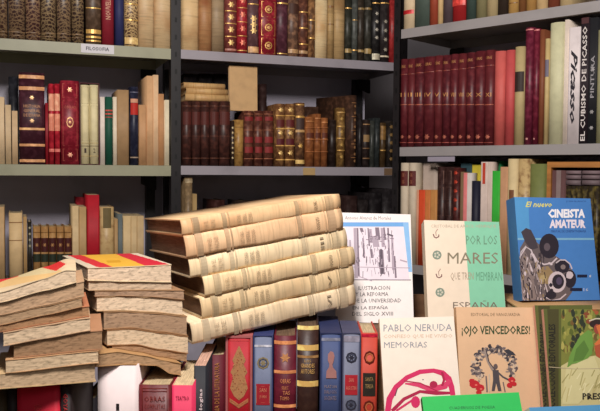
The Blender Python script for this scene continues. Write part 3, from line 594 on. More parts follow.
# ================================================================== the table and what lies on it
def proj(p):
    v = RC.transposed() @ (Vector(p)-CAM); return 300+F*v.x/v.y, 205.5-F*v.z/v.y
TZ = .78
t = thing('table', 'wooden sales table under the foreground books', 'table', Matrix.Translation((0, 1.4, 0)))
bm = bmesh.new(); box(bm, -.82, .72, 1.02, 1.8, TZ-.03, TZ); bevel(bm, .003); finish(bm, 'tabletop', mat((120, 84, 56), 'wood'), t, Matrix.Identity(4))
for x in (-.78, .64):
    for y in (1.05, 1.73):
        bm = bmesh.new(); box(bm, x, x+.04, y, y+.04, 0, TZ-.03); finish(bm, 'leg', mat((96, 66, 44), 'wood'), t, Matrix.Identity(4))
def row(Y): return Case(Y, 0)
def rbook(Y, x0, x1, yt, cover, label, name='cloth_book', d=.17, **k):
    k.setdefault('ybase', yt+20)
    return sbook(row(Y), TZ, x0, x1, yt, cover, label, 'books standing in a row on the table', name, d=d, inset=0, **k)
# ---- pile geometry: interfaces between books follow lines on the pile's front plane
class Pile:
    def __init__(s, corner, Y, yaw, lines, floorz=None):
        s.O = P(corner[0], corner[1], Y); s.a = Vector((math.cos(yaw), math.sin(yaw), 0)); s.n = Vector((-math.sin(yaw), math.cos(yaw), 0)); s.yaw = yaw
        s.I = []
        for L in lines:
            q = []
            for x, y in L:
                p = hit(x, y, s.O, s.n); q.append(((p-s.O).dot(s.a), p.z))
            s.I.append(q)
        if floorz is not None: s.I[-1] = [(u, max(z, floorz)) for u, z in s.I[-1]]
    def sx(s, px, py=300): return (hit(px, py, s.O, s.n)-s.O).dot(s.a)
    def z(s, i, u):
        q = s.I[i]
        if u <= q[0][0]:
            (a, b), (c, d) = q[0], q[1]; return b+(d-b)*max(-.3, (u-a)/(c-a)*.25)
        for (a, b), (c, d) in zip(q, q[1:]):
            if u <= c: k = (u-a)/(c-a); return b+(d-b)*(k*k*(3-2*k)*.4+k*.6)
        return q[-1][1]
    def book(s, i, x0, x1, v0, dep, dyaw, edge, covc, label, group, art=None, amp=.0004, name='paper_bound_book'):
        u0, u1 = s.sx(x0), s.sx(x1); base = s.O+s.a*u0+s.n*v0
        zt = s.z(i, (u0+u1)/2); zb = s.z(i+1, (u0+u1)/2)
        root = thing(name, label, 'book', Matrix.Translation((base.x, base.y, zb)), group)
        a = Vector((math.cos(s.yaw+dyaw), math.sin(s.yaw+dyaw), 0)); n = Vector((-a.y, a.x, 0)); L = u1-u0
        def F3(u, v, w, o=0):
            p = base+a*(u*L)+n*(v*dep); q = (p-s.O).dot(s.a)
            zl, zh = s.z(i+1, q)+.0004, s.z(i, q)-.0004
            return Vector((p.x-base.x, p.y-base.y, zl+(zh-zl)*w-zb))
        sd = i*7.7+x0
        bm = bmesh.new(); NX, NY, NZ = 26, 12, 6
        V = {}
        for ix in range(NX+1):
            for iy in range(NY+1):
                for iz in range(NZ+1):
                    if 0 < ix < NX and 0 < iy < NY and 0 < iz < NZ: continue
                    p = F3(ix/NX, iy/NY, .05+.9*iz/NZ)
                    if 0 < iz < NZ or True:
                        r = noise.noise(Vector((p.x*70, p.y*70, p.z*260+sd)))*amp+noise.noise(Vector((p.x*18, p.y*18, sd)))*amp
                        if iy == 0: p += n*(abs(r)*1.5)
                        if ix == 0: p += a*abs(r)*1.5
                        if ix == NX: p -= a*abs(r)*1.5
                    V[ix, iy, iz] = bm.verts.new(p)
        def q(A, B, C_, D): bm.faces.new([V[k] for k in (A, B, C_, D)])
        for x in range(NX):
            for z in range(NZ): q((x, 0, z), (x+1, 0, z), (x+1, 0, z+1), (x, 0, z+1)); q((x+1, NY, z), (x, NY, z), (x, NY, z+1), (x+1, NY, z+1))
            for y in range(NY): q((x, y, NZ), (x+1, y, NZ), (x+1, y+1, NZ), (x, y+1, NZ)); q((x, y+1, 0), (x+1, y+1, 0), (x+1, y, 0), (x, y, 0))
        for y in range(NY):
            for z in range(NZ): q((0, y+1, z), (0, y, z), (0, y, z+1), (0, y+1, z+1)); q((NX, y, z), (NX, y+1, z), (NX, y+1, z+1), (NX, y, z+1))
        finish(bm, 'pages', mat(edge, 'deckle'), root).matrix_local = Matrix.Identity(4)
        mats = [mat(covc, 'cloth')]
        NX2, NY2 = (70, 50) if art else (20, 8)
        for part, w0, w1 in (('back_cover', 0, .05), ('front_cover', .95, 1)):
            bm = bmesh.new(); g = {}
            for ix in range(NX2+1):
                for iy in range(NY2+1):
                    fr = noise.noise(Vector((ix/NX2*6+sd, iy/NY2*6, part == 'front_cover')))
                    u = -.004+1.008*ix/NX2; v = -.004+1.0*iy/NY2
                    if iy == 0: v -= .008*fr
                    lo, hi = F3(u, v, w0), F3(u, v, w1)
                    g[ix, iy, 0] = bm.verts.new(lo); g[ix, iy, 1] = bm.verts.new(hi)
            ms = list(mats)
            for ix in range(NX2):
                for iy in range(NY2):
                    f = bm.faces.new((g[ix, iy, 1], g[ix+1, iy, 1], g[ix+1, iy+1, 1], g[ix, iy+1, 1]))
                    bm.faces.new((g[ix, iy+1, 0], g[ix+1, iy+1, 0], g[ix+1, iy, 0], g[ix, iy, 0]))
                    if art and part == 'front_cover':
                        cpt = f.calc_center_median(); px, py = proj((cpt.x+base.x, cpt.y+base.y, cpt.z+zb)); c = art(px, py)
                        if c:
                            m = mat(c, 'flat')
                            if m not in ms: ms.append(m)
                            f.material_index = ms.index(m)
            for ix in range(NX2):
                bm.faces.new((g[ix, 0, 0], g[ix+1, 0, 0], g[ix+1, 0, 1], g[ix, 0, 1])); bm.faces.new((g[ix+1, NY2, 0], g[ix, NY2, 0], g[ix, NY2, 1], g[ix+1, NY2, 1]))
            for iy in range(NY2):
                bm.faces.new((g[0, iy+1, 0], g[0, iy, 0], g[0, iy, 1], g[0, iy+1, 1])); bm.faces.new((g[NX2, iy, 0], g[NX2, iy+1, 0], g[NX2, iy+1, 1], g[NX2, iy, 1]))
            finish(bm, part, ms, root).matrix_local = Matrix.Identity(4)
        return root
def inside(px, py, poly):
    c = False; n = len(poly)
    for i in range(n):
        (x1, y1), (x2, y2) = poly[i], poly[(i+1) % n]
        if (y1 > py) != (y2 > py) and px < (x2-x1)*(py-y1)/(y2-y1)+x1: c = not c
    return c
RED, YEL = (206, 44, 44), (226, 172, 60)
def artA(px, py):
    if inside(px, py, [(26, 250), (40, 252), (66, 264), (56, 271), (40, 267), (22, 264)]): return RED
    if inside(px, py, [(-30, 266), (2, 271), (19, 276), (6, 280), (-8, 285), (-40, 285)]): return (206, 52, 56)
    if inside(px, py, [(2, 269), (52, 262), (58, 272), (20, 277)]): return (206, 186, 142)
    if inside(px, py, [(-30, 284), (30, 272), (60, 270), (66, 274), (20, 284), (-30, 294)]): return (214, 176, 120)
def artB(px, py):
    def side(a, b): return (b[0]-a[0])*(py-a[1])-(b[1]-a[1])*(px-a[0])
    la, lb, lc, ld = (((62, 253), (100, 268)), ((76, 253), (116, 268)), ((108, 251), (146, 266)), ((118, 250), (168, 264)))
    if side(*la) > 0: return (208, 192, 168)
    if side(*lb) > 0: return (204, 46, 54)
    if side(*lc) > 0:
        return (206, 150, 40) if inside(px, py, [(106, 260.5), (120, 260), (121, 262.5), (108, 263)]) else YEL
    if side(*ld) > 0: return (204, 42, 60)
    return (222, 206, 182)
Y1 = 1.13
lA = [[(0, 292), (45, 278), (66, 269.5), (76, 270), (100, 274)], [(0, 303), (45, 291), (85, 281), (105, 280)], [(0, 316), (45, 306), (85, 297), (105, 296)], [(0, 326), (45, 316), (85, 307), (105, 305)], [(0, 333), (45, 325), (85, 318), (105, 316)],
      [(0, 347), (45, 339), (90, 331), (105, 330)], [(0, 360), (14, 359), (90, 351), (105, 350)], [(0, 374), (14, 373), (90, 364), (105, 363)], [(-20, 389), (20, 388), (60, 386.5), (90, 384), (105, 383)]]
PA = Pile((85, 300), Y1, math.radians(17), lA)
zfloorA = min(z for u, z in PA.I[8]); PA.I[8] = [(u, PA.z(8, PA.sx(30))) for u, z in PA.I[8]]; ZA = PA.I[8][0][1]
gA = 'worn paper bound books piled at the left'
specA = [(0, -40, 76, 0, .145, 0, (222, 196, 166), (214, 190, 156), 'topmost, its cover patched red and beige', artA), (1, -38, 84, .002, .14, .01, (190, 156, 124), (180, 146, 114), 'second from top, wide brown edge', None),
         (2, -36, 82, .004, .14, -.01, (178, 146, 114), (176, 134, 96), 'third from top, thin at right', None), (3, -30, 89, .003, .14, .02, (166, 126, 92), (176, 112, 80), 'fourth from top with rust red stripe', None),
         (4, 3, 90, 0, .14, 0, (222, 194, 162), (186, 152, 120), 'fifth from top, pale rough page edges', None), (5, 13, 102, .004, .14, -.02, (166, 130, 98), (170, 124, 92), 'sixth from top, darker and reaching furthest right', None),
         (6, 5, 98, .0, .14, .0, (218, 190, 156), (196, 152, 112), 'second from bottom, pale rough edge', None), (7, -6, 95, .002, .14, .02, (208, 178, 144), (206, 174, 130), 'lowest with curled cover corner', None)]
for i, x0, x1, v0, dp, dy, e, c, lab, art in specA:
    PA.book(i, x0, x1, v0, dp, dy, e, c, 'worn paper bound book in the left pile, '+lab, gA, art)
Y2 = 1.26
lB = [[(60, 267), (88, 267.5), (130, 266), (172, 264)], [(88, 281), (130, 282), (172, 282.5), (190, 282)], [(88, 291), (130, 290.5), (172, 290), (190, 290)], [(88, 297), (120, 296), (150, 297), (186, 300)], [(88, 312), (120, 311), (150, 312.5), (188, 316)],
      [(88, 328), (104, 330), (130, 328), (160, 332), (190, 336)], [(88, 344), (107, 346), (135, 345), (160, 350), (190, 354)], [(88, 351), (112, 348), (140, 352), (160, 357), (190, 362)], [(88, 364), (120, 363), (152, 362.5), (166, 371), (190, 374)]]
PB = Pile((88, 267), Y2, math.radians(29), lB)
wz = row(1.26).uz(117, 366)[1]+.0012; PB.I[-1] = [(u, max(z, wz) if u < PB.sx(150) else z) for u, z in PB.I[-1]]
gB = 'worn paper bound books piled in the centre left'
specB = [(0, 88, 171, 0, .2, 0, (224, 198, 170), (218, 196, 160), 'topmost, its cover striped red and yellow', artB), (1, 89, 172, .002, .195, .0, (206, 180, 152), (190, 156, 120), 'second from top, greyish thin one', None),
         (2, 95, 184, .0, .19, .0, (174, 142, 116), (170, 130, 96), 'third from top, thin brown edge', None), (3, 97, 183, .001, .19, .01, (230, 204, 174), (196, 160, 120), 'fourth from top, lightest thick edge', None),
         (4, 104, 187, .001, .19, .0, (176, 144, 116), (170, 130, 94), 'fifth from top, brown thick edge', None), (5, 107, 188, .0, .19, .0, (224, 198, 166), (156, 112, 76), 'third from bottom, pale edged', None),
         (6, 112, 187, .001, .185, .0, (172, 136, 104), (176, 130, 88), 'second from bottom, thin brown', None), (7, 90, 176, -.026, .21, .01, (186, 150, 114), (186, 144, 98), 'lowest, draped over the white book', None)]
for i, x0, x1, v0, dp, dy, e, c, lab, art in specB:
    PB.book(i, x0, x1, v0, dp, dy, e, c, 'worn paper bound book in the second pile, '+lab, gB, art)
# ---- vellum folio stack
yawS = math.radians(29); Y3 = 1.36; p0 = P(190, 346, Y3)
ah = Vector((math.cos(yawS), math.sin(yawS), 0)); nh = Vector((-math.sin(yawS), math.cos(yawS), 0)); p1 = hit(356, 305, p0, nh)
ex = (p1-p0).normalized(); ez = ex.cross(nh); ez.normalize(); LS = (p1-p0).length
MS = Matrix.Translation(p0) @ Matrix((( -ex.x, nh.x, ez.x, 0), (-ex.y, nh.y, ez.y, 0), (-ex.z, nh.z, ez.z, 0), (0, 0, 0, 1)))
gS = 'vellum folio volumes stacked at the centre'
k = Y3/F*1.005
zz_ = 0
vs = [(23, 192, 356, 0, 'bottom volume resting on the red and blue books', (234, 210, 176), (216, 188, 150), 'VI'), (22.5, 201, 355, .002, 'second from bottom', (226, 198, 156), (204, 170, 128), 'V'), (21, 203, 355, -.001, 'third from bottom', (232, 204, 162), (210, 176, 134), 'XVII'),
      (21.5, 191, 348, .003, 'third from top with clear title lettering', (240, 216, 178), (222, 192, 150), 'III'), (23, 187, 343, .0, 'second from top, blotched pinkish brown', (226, 188, 148), (200, 154, 114), 'XXVII'), (16.5, 184, 341, .002, 'topmost and thinnest volume', (228, 192, 148), (200, 154, 112), 'XIX')]
for i, (th, xl, xr, ins, lab, c, c2, num) in enumerate(vs):
    T = th*k-.0008; sl = (xl-190)*.00222; sr = LS+(xr-356)*.0024; h = sr-sl
    # local: X -> up the stack, Y -> towards the fore-edge, Z -> along the spine to the left end
    Rm = Matrix(((ez.x, nh.x, -ex.x, 0), (ez.y, nh.y, -ex.y, 0), (ez.z, nh.z, -ex.z, 0), (0, 0, 0, 1)))
    o = p0+ex*(sr+(zz_+T/2)*.125)+nh*(ins+.006)+ez*(zz_+T/2)
    B = Book('vellum_book', T, h, .215, Matrix.Translation(o) @ Rm @ Matrix.Translation((-T/2, 0, 0)) @ Matrix.Rotation(math.atan(.0016*i/.215), 4, 'Z') @ Matrix.Translation((T/2, 0, 0)), 'large cream vellum folio, '+lab, gS, mat(c, 'vellum', c2), t=.0024, wob=i+1, bulge=.0042, over=.004, taper=.0016/T, pagesmat=mat((134, 104, 84), 'pages', (98, 72, 58)))
    dk = tuple(int(v*.84) for v in c); dk2 = tuple(int(v*.66) for v in c)
    for q0, q1 in ((.058, .105), (.285, .31), (.74, .765), (.9, .935)): B.strip(h*q0, h*q1, mat(dk, 'vellum', dk2), off=.0017)
    for q in (.05, .115, .27, .72, .93): B.strip(h*q, h*q+.0035, mat(dk, 'vellum', c2), off=.0019, part='raised_bands', rounded=True)
    B.strip(h*.06, h*.105, mat(dk, 'vellum', c2), off=.0019)
    B.text(num, h*.165, h*.19, dk2, -.55, .6, vert=False, off=.0028)
    for r_, (tx) in enumerate(['HISTORIA', 'GENERAL', 'DE ESPANA']):
        B.text(tx, h*(.655-.035*r_), h*(.68-.035*r_), tuple(int(v*.74) for v in c), -.55, .55, vert=False, off=.0028)
    for r_, (tx) in enumerate(['POR EL', 'PADRE']):
        B.text(tx, h*(.85-.04*r_), h*(.875-.04*r_), dk, -.55, .55, vert=False, off=.0028)
    B.done(); zz_ += th*k
def under_stack(px, Y):
    # height of the stack's underside above the point where a row book's front stands
    x = (px-300)/F*Y; q = Vector((x, Y, 0))-Vector((p0.x, p0.y, 0)); return p0.z+q.dot(ah)*ex.z/Vector((ex.x, ex.y)).length
# ---- the standing row
def H(z): return z-TZ-.0006
rbook(1.14, -14, 6.5, 386, (66, 54, 34), 'dark olive book at the bottom left photo edge', h=H(ZA))
rbook(1.14, 7.5, 16.3, 386, (40, 34, 36), 'narrow black book left of the bright red one, bottom left', h=H(ZA)-.002)
rbook(1.14, 17, 59.6, 387, mat((202, 30, 56), 'flat'), 'wide bright red book under the left pile', h=H(ZA), deco=[('t', 'OBRAS COMPLETAS', 404, 440, (214, 60, 70), (-.2, .2))], bulge=.001, soft=False)
rbook(1.14, 60.4, 72, 388, (36, 24, 26), 'black book with red vertical lettering under the left pile', h=H(ZA)-.001, d=.12, deco=[('t', 'GOYA', 393, 411, (170, 40, 40), (-.35, .45))])
rbook(1.262, 82, 96.6, 398, (54, 50, 58), 'low dark grey book left of the tall white one', d=.12)
B = rbook(1.26, 97.5, 137.5, 366, mat((226, 210, 210), 'flat'), 'tall blank white book holding up the second pile', d=.19, bulge=.001, deco=[('h', '1', 403.5, 410, (40, 34, 36), (-.06, .1))])
rbook(1.262, 138.8, 171, 385, mat((92, 24, 30), 'leather', (110, 36, 40)), 'dark red leather book with tooled frame beside the pink one', 'leather_book', bulge=.002, deco=[('f', 388, 430, (150, 60, 48)), ('f', 391, 428, (120, 40, 38), .6), ('h', 'OBRAS', 396, 401, (140, 52, 46)), ('h', 'COMPLETAS', 404, 408, (140, 52, 46))])
rbook(1.262, 171.8, 193, 385.5, mat((214, 52, 92), 'flat'), 'bright pink book with cream page tops', soft=True, pages=(226, 200, 160), deco=[('h', 'TEATRO', 396, 400, (150, 30, 66))])
rbook(1.30, 193.8, 206.3, 366, (30, 32, 40), 'black book with white slanted lettering and red cream top', soft=True, pages=(214, 170, 150), deco=[('t', 'Antologias', 389, 430, (214, 214, 214), (-.15, .55), True)])
rbook(1.40, 206.9, 224.8, 354.5, (92, 22, 36), 'dark crimson book with vertical gold lettering right of the black one', deco=[('t', 'HISTORIA DE LA LITERATURA', 362, 425, (170, 110, 60), (-.1, .45), True)])
G = 'books standing in a row on the table'
YR = 1.41
def slip(x0, x1, yt, c, label, c_in, deco, inlabel, d=.16, wall=.0028, kind='leather'):
    cs = row(YR); h = slipcase(cs, TZ, x0, x1, yt, c, label, G, inset=0, ybase=yt+20, d=d, wall=wall)
    px = wall/YR*F
    return sbook(cs, TZ+wall+.0006, x0+px+.25, x1-px-.25, yt+1, c_in, inlabel, G, 'slipcased_book', ybase=yt+20, d=d-.008, inset=.002, h=h-2*wall-.0016, deco=deco, bulge=.001)
def redtree():
    cs = row(YR); h = slipcase(cs, TZ, 225.5, 252.6, 336, (170, 96, 96), 'pinkish slipcase round the red gilt tree book', G, inset=0, ybase=356, d=.16, wall=.004)
    u0, _ = cs.uz(228, 356, .002); u1, _ = cs.uz(250.2, 356, .002); H_ = h-.0096
    B = Book('slipcased_book', u1-u0, H_, .15, cs.m((u0+u1)/2, .002, TZ+.0046), 'bright red book tooled with a gilt tree in the pinkish slipcase', G, mat((170, 22, 38), 'cloth'), bulge=.001)
    Z = lambda y: cs.uz(239, y, .002)[1]-TZ-.0046
    w = B.w; rng = random.Random(3)
    B.poly([(-.02*w, Z(346)), (.02*w, Z(346)), (.3*w, Z(360)), (.2*w, Z(364)), (.38*w, Z(372)), (.26*w, Z(376)), (.4*w, Z(388)), (.22*w, Z(396)), (0, Z(400)), (-.22*w, Z(396)), (-.4*w, Z(388)), (-.26*w, Z(376)), (-.38*w, Z(372)), (-.2*w, Z(364)), (-.3*w, Z(360))], (206, 150, 104), .0007)
    for i in range(60):
        y = rng.uniform(352, 396); x = rng.uniform(-.3, .3)*w*min(1, (y-344)/24); r = rng.uniform(.0007, .0017)
        B.poly([(x+r*a, Z(y)+r*b) for a, b in flower(4, .5, rng.random())], (164, 40, 44) if i % 2 else (222, 160, 110), .0011)
    for s_ in (-1, 1):
        for o in (0, .004): B.poly([(s_*.42*w, Z(398)-o), (s_*.42*w, Z(400)-o), (0, Z(406)-o), (0, Z(404)-o)][::s_], (206, 130, 90), .0009)
    B.frame(Z(440), Z(340.5), (206, 96, 80), .93, .0006); B.done()
redtree()
def deco_oct(y, c): return [('o', y, .36, .36, c), ('o', y, .26, .26, (90, 96, 120)), ('r', [y], c, .2)]
slip(253, 273.3, 335.5, (50, 58, 104), 'blue slipcase beside the pinkish one', (104, 112, 138), [('b', 345, 347, (170, 170, 180)), ('l', 384, 405, (160, 34, 46), .8), ('f', 386, 403, (206, 130, 100), .6), ('h', 'SAN', 388, 392, (206, 130, 100), (-.4, .4)), ('h', 'JUAN', 395, 399, (206, 130, 100), (-.4, .4))]+deco_oct(363, (166, 150, 116)), 'grey blue book with octagon motif above a red label, left of the gilt maroon one', wall=.002)
rbook(YR, 274, 296.4, 335.5, mat((86, 20, 36), 'leather', (104, 30, 46)), 'maroon leather book with gilt bands and rosette beside the thick brown one', 'leather_book', d=.16, pages=(112, 88, 68), deco=[('b', 340.5, 344, (206, 130, 84)), ('r', [357], (226, 160, 110), .24), ('b', 370, 373, (206, 130, 84)), ('h', 'OBRAS', 378, 382.5, (216, 140, 90), (-.45, .5)), ('h', 'SELEC', 385.5, 388.5, (216, 140, 90), (-.3, .3)), ('h', 'TAS', 390, 394, (216, 140, 90), (-.2, .45)), ('h', 'TOMO', 395.5, 399.5, (216, 140, 90), (-.45, .4)), ('b', 404, 407, (206, 130, 84))])  # page colour darkened for the folio stack's shadow on the top edge
zc = min(under_stack(298, YR+.003), under_stack(308, YR+.003))-.0025
rbook(YR+.002, 297.2, 318.6, 322, mat((50, 30, 26), 'leather', (66, 44, 36)), 'thick dark brown book with broad gold bands supporting the folio stack', 'leather_book', d=.16, h=zc-TZ, pages=(96, 76, 60),  # shade under the folio stack is put into the page colour
      deco=[('b', 325.5, 329.5, (224, 184, 116)), ('b', 344.5, 350, (216, 176, 104)), ('b', 355, 357.5, (150, 112, 70)), ('h', 'LOS', 359, 361.5, (216, 170, 100), (-.3, .3)), ('h', 'GRANDES', 363, 367, (216, 170, 100)), ('h', 'AUTORES', 368.5, 373, (216, 170, 100)), ('b', 380.5, 386, (216, 176, 104))])
B = slip(320, 341.6, 333, (42, 50, 88), 'dark blue slipcase right of the thick brown book', (60, 74, 116), [('b', 338, 341, (120, 122, 140)), ('h', 'PLATON', 385, 388, (150, 130, 130)), ('h', 'DIALOGOS', 390, 393.5, (140, 120, 126)), ('h', 'SOCRATES', 396, 400, (140, 120, 126))], 'blue book with a pinkish portrait bust stamped on its spine', wall=.002)
bt = B
slip(342.2, 360.8, 333, (70, 72, 100), 'grey blue slipcase left of the orange red book', (112, 116, 138), [('b', 336, 342, (134, 130, 146)), ('l', 375, 395, (176, 38, 50), .8), ('h', 'SAN', 378, 382, (214, 130, 110), (-.3, .3)), ('h', 'AGUSTIN', 386, 390, (214, 130, 110))]+deco_oct(357.5, (60, 60, 76))+deco_oct(405, (60, 60, 76)), 'grey blue book with octagon motif above a red label, left of the orange red one', d=.112, wall=.0018)
rbook(YR, 361.3, 377.6, 333, (188, 66, 50), 'orange red book with gilt diamond above a blackish label', d=.11, bulge=.002, deco=[('b', 334, 337, (176, 24, 50)), ('o', 357.5, .36, .44, (120, 44, 34)), ('o', 357.5, .24, .3, (216, 130, 80)), ('l', 373, 396, (44, 40, 34), .8), ('h', 'SANTA', 377, 381, (170, 140, 90), (-.5, .5)), ('h', 'TERESA', 384, 388, (170, 140, 90), (-.5, .5)), ('o', 407, .36, .44, (120, 44, 34)), ('o', 407, .24, .3, (216, 130, 80))])
# the bust on the blue spine
br = [o for o in bpy.data.objects if o.get('label', '').startswith('blue book with a pinkish')][0]
cs = row(YR); u0, _ = cs.uz(330.8, 365, .002)
bm = bmesh.new()
def bpt(px, py):
    u, z = cs.uz(px, py, .001); return bm.verts.new((u-br.matrix_world.translation.x, -.0022, z-br.matrix_world.translation.z))
bm.faces.new([bpt(*q) for q in [(326, 378), (326.5, 371), (329, 367), (329.3, 364), (327.8, 360), (328, 354), (330.5, 351), (333.3, 352), (334.5, 356), (333.6, 361), (332.4, 364.5), (333, 367.5), (336.2, 371), (336.6, 378)]])
finish(bm, 'portrait_relief', mat((170, 120, 116), 'cloth'), br).matrix_local = Matrix.Identity(4)

# ---- display riser
ZU, ZLo = CAMZ-.325, CAMZ-.462
r = thing('display_riser', 'plain wooden stepped riser on the table behind the face-out books', 'display stand', Matrix.Translation((.4, 1.5, TZ)))
wd = mat((112, 80, 56), 'wood')
def rb(name, *a):
    bm = bmesh.new(); box(bm, *a); finish(bm, name, wd, r, Matrix.Identity(4))
X0, X1 = .152, .70
rb('lower_step', X0, X1, 1.19, 1.452, ZLo-.015, ZLo); rb('front_panel', X0, X1, 1.19, 1.20, TZ+.0005, ZLo-.0152)
rb('upper_step', X0-.045, X1, 1.53, 1.71, ZU-.015, ZU); rb('upper_step', X0-.0, X1, 1.462, 1.5298, ZU-.015, ZU); rb('riser_panel', X0, X1, 1.4525, 1.4618, TZ+.0005, ZU)
rb('side_panel', X0-.045, X0-.035, 1.6, 1.71, TZ+.0005, ZU-.0152); rb('side_panel', X1-.01, X1, 1.463, 1.71, TZ+.0005, ZU-.0152)
rb('back_rail', X0-.045, X1, 1.71, 1.72, TZ+.0005, ZU+.045)
# ---- face-out books
class Face:
    def __init__(s, name, label, tl, ytl, tr, ytr, bl, ybl, T, zfl, front, spine=None, back=None, soft=True, pages=(220, 200, 165), cat='book', t=None, group='face-out books on display'):
        A, B, Cc = P(*tl, ytl), P(*tr, ytr), P(*bl, ybl)
        ex = (B-A).normalized(); ez = (A-Cc); ez -= ex*ez.dot(ex); ez.normalize(); ey = ez.cross(ex)
        k = (A.z-zfl)/ez.z; s.W = (B-A).length
        if ex.z < 0: k = min(k, k+ex.z*s.W/ez.z)
        s.H = k-.0008; o = A-ez*s.H
        s.M = Matrix(((ex.x, ey.x, ez.x, o.x), (ex.y, ey.y, ez.y, o.y), (ex.z, ey.z, ez.z, o.z), (0, 0, 0, 1))); s.Mi = s.M.inverted(); s.o, s.n = o, ey
        s.root = thing(name, label, cat, s.M, group); t = t or (.0008 if soft else .0024); W, H = s.W, s.H; s.T = T
        s.bm = bmesh.new(); s.ms = [front]
        prof = [(W, 0), (0, 0), (0, T), (W, T), (W, T-t), (t, T-t), (t, t), (W, t)]
        lo = [s.bm.verts.new((x, y, 0)) for x, y in prof]; hi = [s.bm.verts.new((x, y, H)) for x, y in prof]
        sm = s.mi(spine or front); bmi = s.mi(back or front)
        for i in range(8):
            j = (i+1) % 8; f = s.bm.faces.new((lo[i], hi[i], hi[j], lo[j])); f.material_index = {1: sm, 2: bmi}.get(i, 0)
        for a in ((0, 1, 6, 7), (1, 2, 5, 6), (2, 3, 4, 5)):
            s.bm.faces.new([hi[i] for i in a][::-1]); s.bm.faces.new([lo[i] for i in a])
        bm = bmesh.new(); e = .0004 if soft else .003; box(bm, t+.0002, W-e-.0004, t+.0002, T-t-.0002, e, H-e)
        finish(bm, 'pages', mat(pages, 'deckle' if False else 'pages'), s.root).matrix_local = Matrix.Identity(4)
        s.off = .0002
    def mi(s, m):
        if m not in s.ms: s.ms.append(m)
        return s.ms.index(m)
    def L(s, px, py):
        p = s.Mi @ hit(px, py, s.o, s.n); return min(max(p.x, .0003), s.W-.0003), min(max(p.z, .0003), s.H-.0003)
    def poly(s, pts, c, off=None, local=False):
        s.off += .000002; m = s.mi(mat(c, 'flat'))
        q = []
        for p in pts:
            a = p if local else s.L(*p)
            if not q or (abs(a[0]-q[-1][0])+abs(a[1]-q[-1][1])) > 1e-5: q.append(a)
        if len(q) < 3: return
        v = [s.bm.verts.new((x, -(off or s.off), z)) for x, z in q]
        f = s.bm.faces.new(v); f.material_index = m; f.normal_update()
        if f.normal.y > 0: f.normal_flip()
    def rect(s, x0, y0, x1, y1, c): s.poly([(x0, y0), (x1, y0), (x1, y1), (x0, y1)], c)
    def blob(s, x, y, rx, ry, c, n=12, jag=0, seed=1):
        g = random.Random(seed); s.poly([(x+rx*math.cos(2*math.pi*i/n)*(1-jag*g.random()), y+ry*math.sin(2*math.pi*i/n)*(1-jag*g.random())) for i in range(n)], c)
    def stroke(s, pts, wd, c):
        n = len(pts); A = []; Bq = []
        for i, (x, y) in enumerate(pts):
            a, b = pts[max(0, i-1)], pts[min(n-1, i+1)]; dx, dy = b[0]-a[0], b[1]-a[1]; l = math.hypot(dx, dy) or 1; w_ = wd[i] if isinstance(wd, (list, tuple)) else wd
            A.append((x-dy/l*w_/2, y+dx/l*w_/2)); Bq.append((x+dy/l*w_/2, y-dx/l*w_/2))
        for i in range(n-1): s.poly([A[i], A[i+1], Bq[i+1], Bq[i]], c)
        for i in range(1, n-1):
            w_ = wd[i] if isinstance(wd, (list, tuple)) else wd
            if w_ > 2: s.blob(*pts[i], w_/2, w_/2, c, 10)
    def text(s, t, x0, y0, x1, y1, c, bold=0, italic=0, dy=0, vert=False):
        # dy: how much the right end sits lower than the left
        s.off += .00001; m = s.mi(mat(c, 'flat')); vs, fs = text_polys(t, bold, italic); V = []
        for a, b in vs:
            if vert: V.append(s.L(x0+(x1-x0)*(1-b), y1-(y1-y0)*a))
            else: V.append(s.L(x0+(x1-x0)*a, y1-(y1-y0)*b+dy*a))
        V = [s.bm.verts.new((x, -s.off-.0001, z)) for x, z in V]
        for f in fs:
            try: s.bm.faces.new([V[i] for i in f]).material_index = m
            except ValueError: pass
    def done(s):
        o = finish(s.bm, 'cover', s.ms, s.root); o.matrix_local = Matrix.Identity(4)
WHITE = (232, 224, 222)
# white book with blue frame
f = Face('paperback', 'white paperback with a blue framed grey engraving beside the folio stack', (336.5, 212.4), 1.70, (410.6, 214.4), 1.70, (352, 322), 1.60, .022, ZU, mat(WHITE, 'flat'), mat((210, 200, 196), 'flat'))
f.text('Antonio Alvarez de Morales', 345, 216, 391, 219.5, (130, 116, 122), dy=.3)
f.rect(338, 222.3, 408.5, 226.6, (104, 158, 214)); f.poly([(403, 222.5), (408.5, 222.5), (413.5, 272), (408.5, 272)], (132, 178, 222))
f.poly([(346, 227), (403, 227), (409.5, 279.8), (351, 279)], (222, 210, 220))
g = random.Random(5); D1, D2, D3 = (120, 104, 118), (168, 152, 166), (84, 72, 84)
for x, y0, y1, w_, c in [(355, 228, 278, 3, D2), (357.5, 228, 276, 1.6, D1), (361, 228, 232, 3, D1), (363, 238, 258, 1.6, D1), (368, 228, 246, 1.2, D1), (371, 249, 258, 2.4, D1), (370, 229, 243, 3, D2), (377, 227.5, 240, 4, D1), (375, 236, 247, 6, D2), (382, 228, 247, 3, D2), (384, 227.5, 240, 1.4, D1), (381, 250, 274, 4.4, D1), (381, 249, 274, 2, D3), (388, 228, 262, 1.6, D1), (392, 236, 270, 2.2, D2), (394.5, 256, 278, 1.6, D1), (350, 240, 276, 1.6, D2)]:
    f.poly([(x-w_/2, y0), (x+w_/2, y0), (x+w_/2+1.5, y1), (x-w_/2+1.2, y1)], c)
for i in range(70):
    x = g.uniform(352, 395); y = g.uniform(229, 274); l = g.uniform(1.5, 7); f.stroke([(x, y), (x+g.uniform(-1.2, 1.6), y+l)], g.uniform(.4, .9), g.choice([D1, D2, D3]))
for i in range(20):
    x = g.uniform(366, 392); y = g.uniform(234, 246); f.stroke([(x, y), (x+g.uniform(1, 4), y+g.uniform(-1, 1))], .7, D1)
